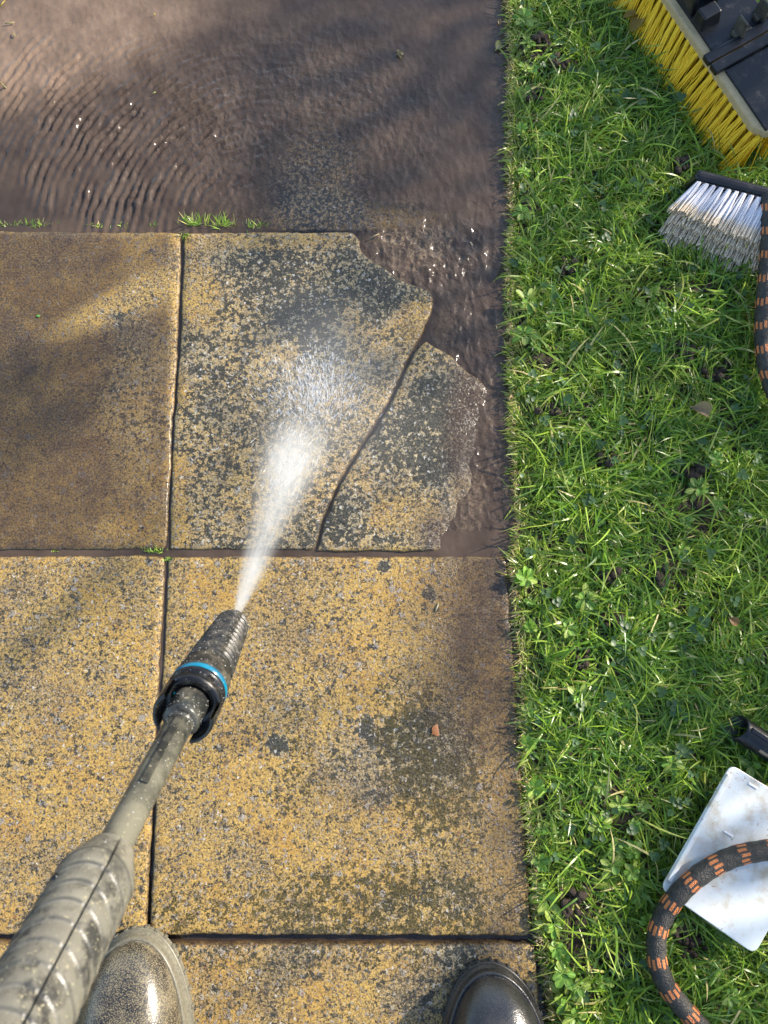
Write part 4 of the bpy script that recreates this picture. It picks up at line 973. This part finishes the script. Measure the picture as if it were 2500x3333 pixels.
    for k in range(6):
        a = a0 + .25 + k * math.pi / 3; m.box(ringpt(.0928, a, .0166), AX * .0026, (LS * -math.sin(a) + LU * math.cos(a)) * .0022, (LS * math.cos(a) + LU * math.sin(a)) * .0012)
    m.build('collar_bridge', bk, root, smooth=False, bevel=.0005)
    # skirt lobes behind the collar (open bayonet sleeve)
    for aa in (a0 + 1.75, a0 - 1.75):
        lathe('sleeve_lobe', [(.098, .0186), (.106, .0189), (.114, .0186), (.1165, .0178), (.1160, .0160), (.106, .0162), (.098, .0162)], bk, 26, arc=(aa - .72, aa + .72))
    o = lathe('tube', [(.096, .0098), (.098, .0108), (.100, .0112), (.118, .0112), (.1190, .0106), (.1200, .0086)] + [(.120 + k * .004, .0084 - .0003 * math.sin(k / 30 * 3)) for k in range(25)] + [(.222, .0084)], dk.m)
    V = np.array([v.co[:] for v in o.data.vertices]); s_ = (V - np.array(TIP)) @ np.array(AX); setattrs(o.data, dict(along=np.clip((s_ - .10) / .12, 0, 1)))
    # moulded rib down the tube
    m = MB(); b_ = a0 - .25; rad = (LS * math.cos(b_) + LU * math.sin(b_)); tg = (LS * -math.sin(b_) + LU * math.cos(b_)); m.box(ringpt(.152, b_, .0084), AX * .028, tg * .0022, rad * .0011); m.build('moulded_rib', dk.m, root, smooth=False, bevel=.0009); setattrs(bpy.data.objects[-1].data if 0 else root.children[-1].data, dict(along=[.35] * len(root.children[-1].data.vertices)))
    # ribbed grip
    gs = .216; prof = [(gs - .001, .0084), (gs + .0005, .0100)] + [(gs + .001 + k * .0006, 0) for k in range(380)]
    def gr(s, a, r):
        if r: return r, s
        q = s - gs; R = .0102 + .0072 * float(sm(np.float64(q), -.004, .020)) + .0012 * float(sm(np.float64(q), .03, .1))
        b = ((a - a0 + math.pi) % (2 * math.pi)) - math.pi
        if q > .012:
            ph = (q + .0035 * math.cos(b * 2 + .5) * 1.0) / .0095; fr = ph - math.floor(ph); g = float(sm(np.float64(fr), 0, .6) * (1 - sm(np.float64(fr), .88, 1.0)))
            R += .0006 * g * min(1, (q - .012) / .01)
        if abs(b - .08) < .045: R -= .0006
        return R, s
    o = lathe('grip', prof, gy.m, 90, mod=gr); gv = []
    for s, r_ in prof:
        for k in range(90):
            b = ((2 * math.pi * k / 90 - a0 + math.pi) % (2 * math.pi)) - math.pi; q = s - gs
            fr = ((q + .0035 * math.cos(b * 2 + .5)) / .0095) % 1.0; gv.append(float(sm(np.float64(fr), .78, .90) * (1 - sm(np.float64(fr), .93, 1.0))) if q > .014 else 0.0)
    setattrs(o.data, dict(groove=gv))
    m = MB(); c_ = []
    for k in range(60): s = gs + .004 + k * .0036; q = s - gs; R = .0102 + .0072 * float(sm(np.float64(q), -.004, .020)) + .0012 * float(sm(np.float64(q), .03, .1)); c_.append(ringpt(s, a0 + .08, R + .0006))
    m.tube(c_, .00028, 5); m.build('mould_seam', bk, root)
    m = MB(); m.tube([ringpt(gs + .030, a0 - 1.15, .0160), ringpt(gs + .030, a0 - 1.15, .0187)], .0016, 12); m.build('screw_hole', bk, root)
    # drops of water clinging to it
    dr = NT('water_drop'); dr.b(Base_Color=(.62, .62, .6), Roughness=.03, IOR=1.33); dr.bsdf.inputs['Transmission Weight'].default_value = .35; dr.bsdf.inputs['Specular IOR Level'].default_value = 1.0
    m = MB(); r = random.Random(4)
    for i in range(380):
        s = r.uniform(.0, .13) if i < 330 else r.uniform(.12, .30); a = a0 + r.uniform(-1.5, 1.5)
        if s < .068: R = .0115 + .0056 * (s / .07) ** .85
        elif s < .1: R = .0178
        elif s < .119: R = .0112
        elif s < .216: R = .0084
        else: q = s - gs; R = .0098 + .0050 * float(sm(np.float64(q), 0, .018)) + .0022
        c = ringpt(s, a, R); rr = r.uniform(.00018, .00045); nrm = (LS * math.cos(a) + LU * math.sin(a)); t2 = AX.cross(nrm)
        vs = [c + nrm * rr * .8] + [c + (AX * math.cos(k * 1.047) + t2 * math.sin(k * 1.047)) * rr + nrm * .1 * rr for k in range(6)]
        m.add(vs, [(0, 1 + k, 1 + (k + 1) % 6) for k in range(6)])
    o = m.build('water_drops', dr.m, root); o['kind'] = 'stuff'
lance()

# ------------------------------------------------------------------ the jet
def jet():
    D = (Vector(G(1012, 1325, 0)) - TIP).normalized(); L = (TIP.z + .004) / -D.z; X = LS - D * LS.dot(D); X.normalize()
    root = empty('water_jet', TIP); tag(root, 'white spray of water shooting from the nozzle onto the cracked slab', 'water spray', kind='stuff')
    m = NT('spray_mist'); m.t.nodes.remove(m.bsdf); P = m.obj()
    sp = m.n('ShaderNodeSeparateXYZ'); m.set(sp.inputs[0], P); x, y, z = sp.outputs[0], sp.outputs[1], sp.outputs[2]       # z runs along the jet, metres
    t = m.math('DIVIDE', z, L)
    rad = m.math('ADD', .0022, m.math('MULTIPLY', z, .15)); ry = m.math('ADD', .0018, m.math('MULTIPLY', z, .10))
    q = m.math('SQRT', m.math('ADD', m.math('POWER', m.math('ABSOLUTE', m.math('DIVIDE', x, rad)), 2.0), m.math('POWER', m.math('ABSOLUTE', m.math('DIVIDE', y, ry)), 2.0)))
    st = m.n('ShaderNodeVectorMath', operation='DIVIDE'); cx = m.n('ShaderNodeCombineXYZ'); m.set(cx.inputs[0], m.math('DIVIDE', x, rad)); m.set(cx.inputs[1], m.math('DIVIDE', y, ry)); m.set(cx.inputs[2], m.math('MULTIPLY', t, 1.6))
    nz = m.noise(cx.outputs[0], 6.5, 4, .7).outputs[0]; n2 = m.noise(P, 28, 3, .6).outputs[0]
    qq = m.math('ADD', q, m.math('MULTIPLY', m.math('SUBTRACT', nz, .5), .8)); fall = m.math('MULTIPLY', m.math('EXPONENT', m.math('MULTIPLY', m.math('MULTIPLY', qq, qq), -4.2)), m.ramp(q, 1.12, .7))
    area = m.math('DIVIDE', .0034, m.math('ADD', ry, .0009))        # column thins as it spreads
    dens = m.math('MULTIPLY', m.math('MULTIPLY', fall, area), m.ramp(nz, .38, .62, .08, 1.8))
    dens = m.math('MULTIPLY', dens, m.ramp(t, .64, .86, 1.0, .06)); dens = m.math('MULTIPLY', dens, m.ramp(n2, .3, .7, .6, 1.3)); dens = m.math('MULTIPLY', dens, m.math('ADD', m.ramp(t, .0, .22, 5.0, .6), m.math('MULTIPLY', m.ramp(t, .30, .52), .35)))
    v = m.n('ShaderNodeVolumePrincipled'); v.inputs['Color'].default_value = (.98, .98, .97, 1); m.set(v.inputs['Density'], m.math('MULTIPLY', dens, 290.0)); v.inputs['Anisotropy'].default_value = .1
    m.set(m.out.inputs['Volume'], v.outputs[0])
    n = 28; V = []; R = 14
    for i in range(R + 1):
        zz = L * i / R
        for k in range(n):
            a = 2 * math.pi * k / n; V.append((math.cos(a) * (.0034 + zz * .17), math.sin(a) * (.0034 + zz * .12), zz))
    Fs = [(i * n + k, i * n + (k + 1) % n, (i + 1) * n + (k + 1) % n, (i + 1) * n + k) for i in range(R) for k in range(n)] + [tuple(range(n - 1, -1, -1)), tuple(R * n + k for k in range(n))]
    o = bpy.data.objects.new('spray_cone', mesh(V, Fs)); COL.objects.link(o); o.data.materials.append(m.m)
    Y = D.cross(X); Mr = Matrix((X, Y, D)).transposed().to_4x4(); Mr.translation = (0, 0, 0); o.parent = root; o.matrix_local = Mr; o['kind'] = 'stuff'
    mm = NT('drifting_mist'); mm.t.nodes.remove(mm.bsdf); Pm = mm.obj(); ln_ = mm.n('ShaderNodeVectorMath', operation='LENGTH'); mm.set(ln_.inputs[0], Pm)
    vm = mm.n('ShaderNodeVolumePrincipled'); vm.inputs['Color'].default_value = (.97, .98, 1, 1); nm = mm.noise(Pm, 2.2, 3, .6).outputs[0]
    mm.set(vm.inputs['Density'], mm.math('MULTIPLY', mm.math('POWER', mm.ramp(ln_.outputs['Value'], 1.0, .0), 1.6), mm.ramp(nm, .3, .7, 1.0, 6.0))); mm.set(mm.out.inputs['Volume'], vm.outputs[0])
    VV = [(math.sin(math.pi * i / 12) * math.cos(2 * math.pi * k / 20), math.sin(math.pi * i / 12) * math.sin(2 * math.pi * k / 20), math.cos(math.pi * i / 12)) for i in range(13) for k in range(20)]
    om = bpy.data.objects.new('drifting_mist', mesh(VV, [(i * 20 + k, (i + 1) * 20 + k, (i + 1) * 20 + (k + 1) % 20, i * 20 + (k + 1) % 20) for i in range(12) for k in range(20)])); COL.objects.link(om)
    om.data.materials.append(mm.m); om.parent = root; om.location = Vector(G(1060, 1260, .075)) - TIP; om.scale = (.13, .17, .07); om.rotation_euler = (0, 0, .2); om['kind'] = 'stuff'
    # droplets flung up and away from where it lands
    dm = NT('flung_drops'); dm.b(Base_Color=(.85, .88, .92), Roughness=.15); tr = dm.n('ShaderNodeBsdfTransparent'); mx = dm.n('ShaderNodeMixShader'); mx.inputs[0].default_value = .6
    dm.set(mx.inputs[1], tr.outputs[0]); dm.set(mx.inputs[2], dm.bsdf.outputs[0]); dm.set(dm.out.inputs[0], mx.outputs[0])
    r = random.Random(12); mb = MB(); c0 = Vector(G(1040, 1385, 0))
    for i in range(1300):
        an = r.gauss(1.65, .42); rr = abs(r.gauss(.052, .022)); base = c0 + Vector((r.gauss(0, .022), r.gauss(0, .014), 0))
        p = base + Vector((math.cos(an), math.sin(an), 0)) * rr * 1.0 + Vector((0, 0, r.uniform(.001, .028)))
        d = Vector((math.cos(an) * .9, math.sin(an) * .9, r.uniform(.1, .6))).normalized() * r.uniform(.0015, .0110) * (1 if r.random() < .7 else .4); w_ = r.uniform(.00018, .00048)
        mb.tube([p - d * .5, p, p + d * .5], [w_ * .4, w_, w_ * .3], 4, False)
    for i in range(260):      # drops inside the jet
        tt = r.uniform(.45, .98); p = TIP + D * (L * tt) + X * r.gauss(0, .06 * tt * .55) + Y * r.gauss(0, .03 * tt * .5); d = (D + X * r.gauss(0, .1)).normalized() * r.uniform(.004, .012); w_ = r.uniform(.0001, .00025); mb.tube([p - d, p + d], [w_, w_ * .5], 4, False)
    o = mb.build('flung_drops', dm.m, root); o['kind'] = 'stuff'
jet()

# ------------------------------------------------------------------ unseen hedge added past the right edge, leaves placed to cast the wanted shade
def hedge():
    root = empty('shade_hedge', (1.75, .6, 0)); tag(root, 'unseen leafy hedge added beyond the right side of the lawn to cast shade', 'hedge')
    r = np.random.RandomState(2); te = math.tan(SEL) / math.cos(SAZ); ta = math.tan(SAZ)
    n = 60000; y = r.uniform(-.6, 4.2, n); h = r.uniform(.05, 1.9, n); xo = r.uniform(-.14, .14, n); X0 = 1.75
    # the ground point each leaf would shade
    gx = X0 + xo - h / te; gy = y - (h / te) * ta; u, v = PX(np.stack([gx, gy, np.zeros(n)], 1))
    B = lambda *a, **k: blob(u, v, *a, **k)
    d = sm(gx - edge_x(gy), .03, .16)                                             # everything right of the paving edge
    d = np.maximum(d, B(1300, 880, 400, 400, 0, soft=.35) * .85); d = np.maximum(d, sm(1 - np.abs(v - 560) / 420, 0, .5) * sm(u, 500, 900) * .9)
    d = np.maximum(d, B(1500, 200, 800, 300, 0, soft=.4) * .95); d = np.maximum(d, B(1500, 2250, 190, 300, 0, soft=.6) * .3)
    d = np.maximum(d, B(60, 1330, 430, 190, -22, soft=.5) * .75); d = np.maximum(d, B(1560, 3200, 170, 150, 0, soft=.4)); d = np.maximum(d, B(330, 2030, 380, 40, -20, soft=.7) * .35)
    st = fbm((gx + gy * .2) * 3.0, (gy - gx * .47) * 16, 97); d = np.maximum(d, sm(st, .50, .62) * .8 * sm(900 - v, 0, 250) * (1 - sm(u, 700, 1100)))
    d = d - B(380, 1000, 260, 60, -24) * .4 - B(400, 470, 400, 260, 20, soft=.3) * 1.2; d = np.where(h < .55, 1, d)
    ok = r.rand(n) < d * .33; y, h, xo = y[ok], h[ok], xo[ok]; k = len(y)
    sz = r.uniform(.012, .022, k); c = np.stack([X0 + xo, y, h], 1); a = r.normal(0, 1, (k, 3)); a /= np.linalg.norm(a, axis=1)[:, None]; b = np.cross(a, r.normal(0, 1, (k, 3))); b /= np.linalg.norm(b, axis=1)[:, None]
    V = np.stack([c - a * sz[:, None] * 1.3, c + b * sz[:, None] * .7, c + a * sz[:, None] * 1.3, c - b * sz[:, None] * .7], 1).reshape(-1, 3)
    Fq = np.arange(4 * k).reshape(-1, 4); col = np.repeat(np.array([(.045, .09, .02)]) * r.uniform(.6, 1.5, (k, 1)), 4, 0)
    link('foliage', npmesh(V, Fq, smooth=False, cols=dict(col=col)), M_LEAF, root)
    m = MB(); rr = random.Random(6)
    for i in range(16):
        y0 = -.5 + i * .3; p = Vector((1.75, y0, -.05)); pts = [p]
        for q in range(5): p = p + Vector((rr.uniform(-.03, .03), rr.uniform(-.05, .05), .22)); pts.append(p)
        m.tube(pts, [.012, .010, .008, .006, .004, .003], 7)
    m.build('stems', simple('hedge_bark', (.06, .04, .025), (.14, .10, .07), 90, .8).m, root)
hedge()
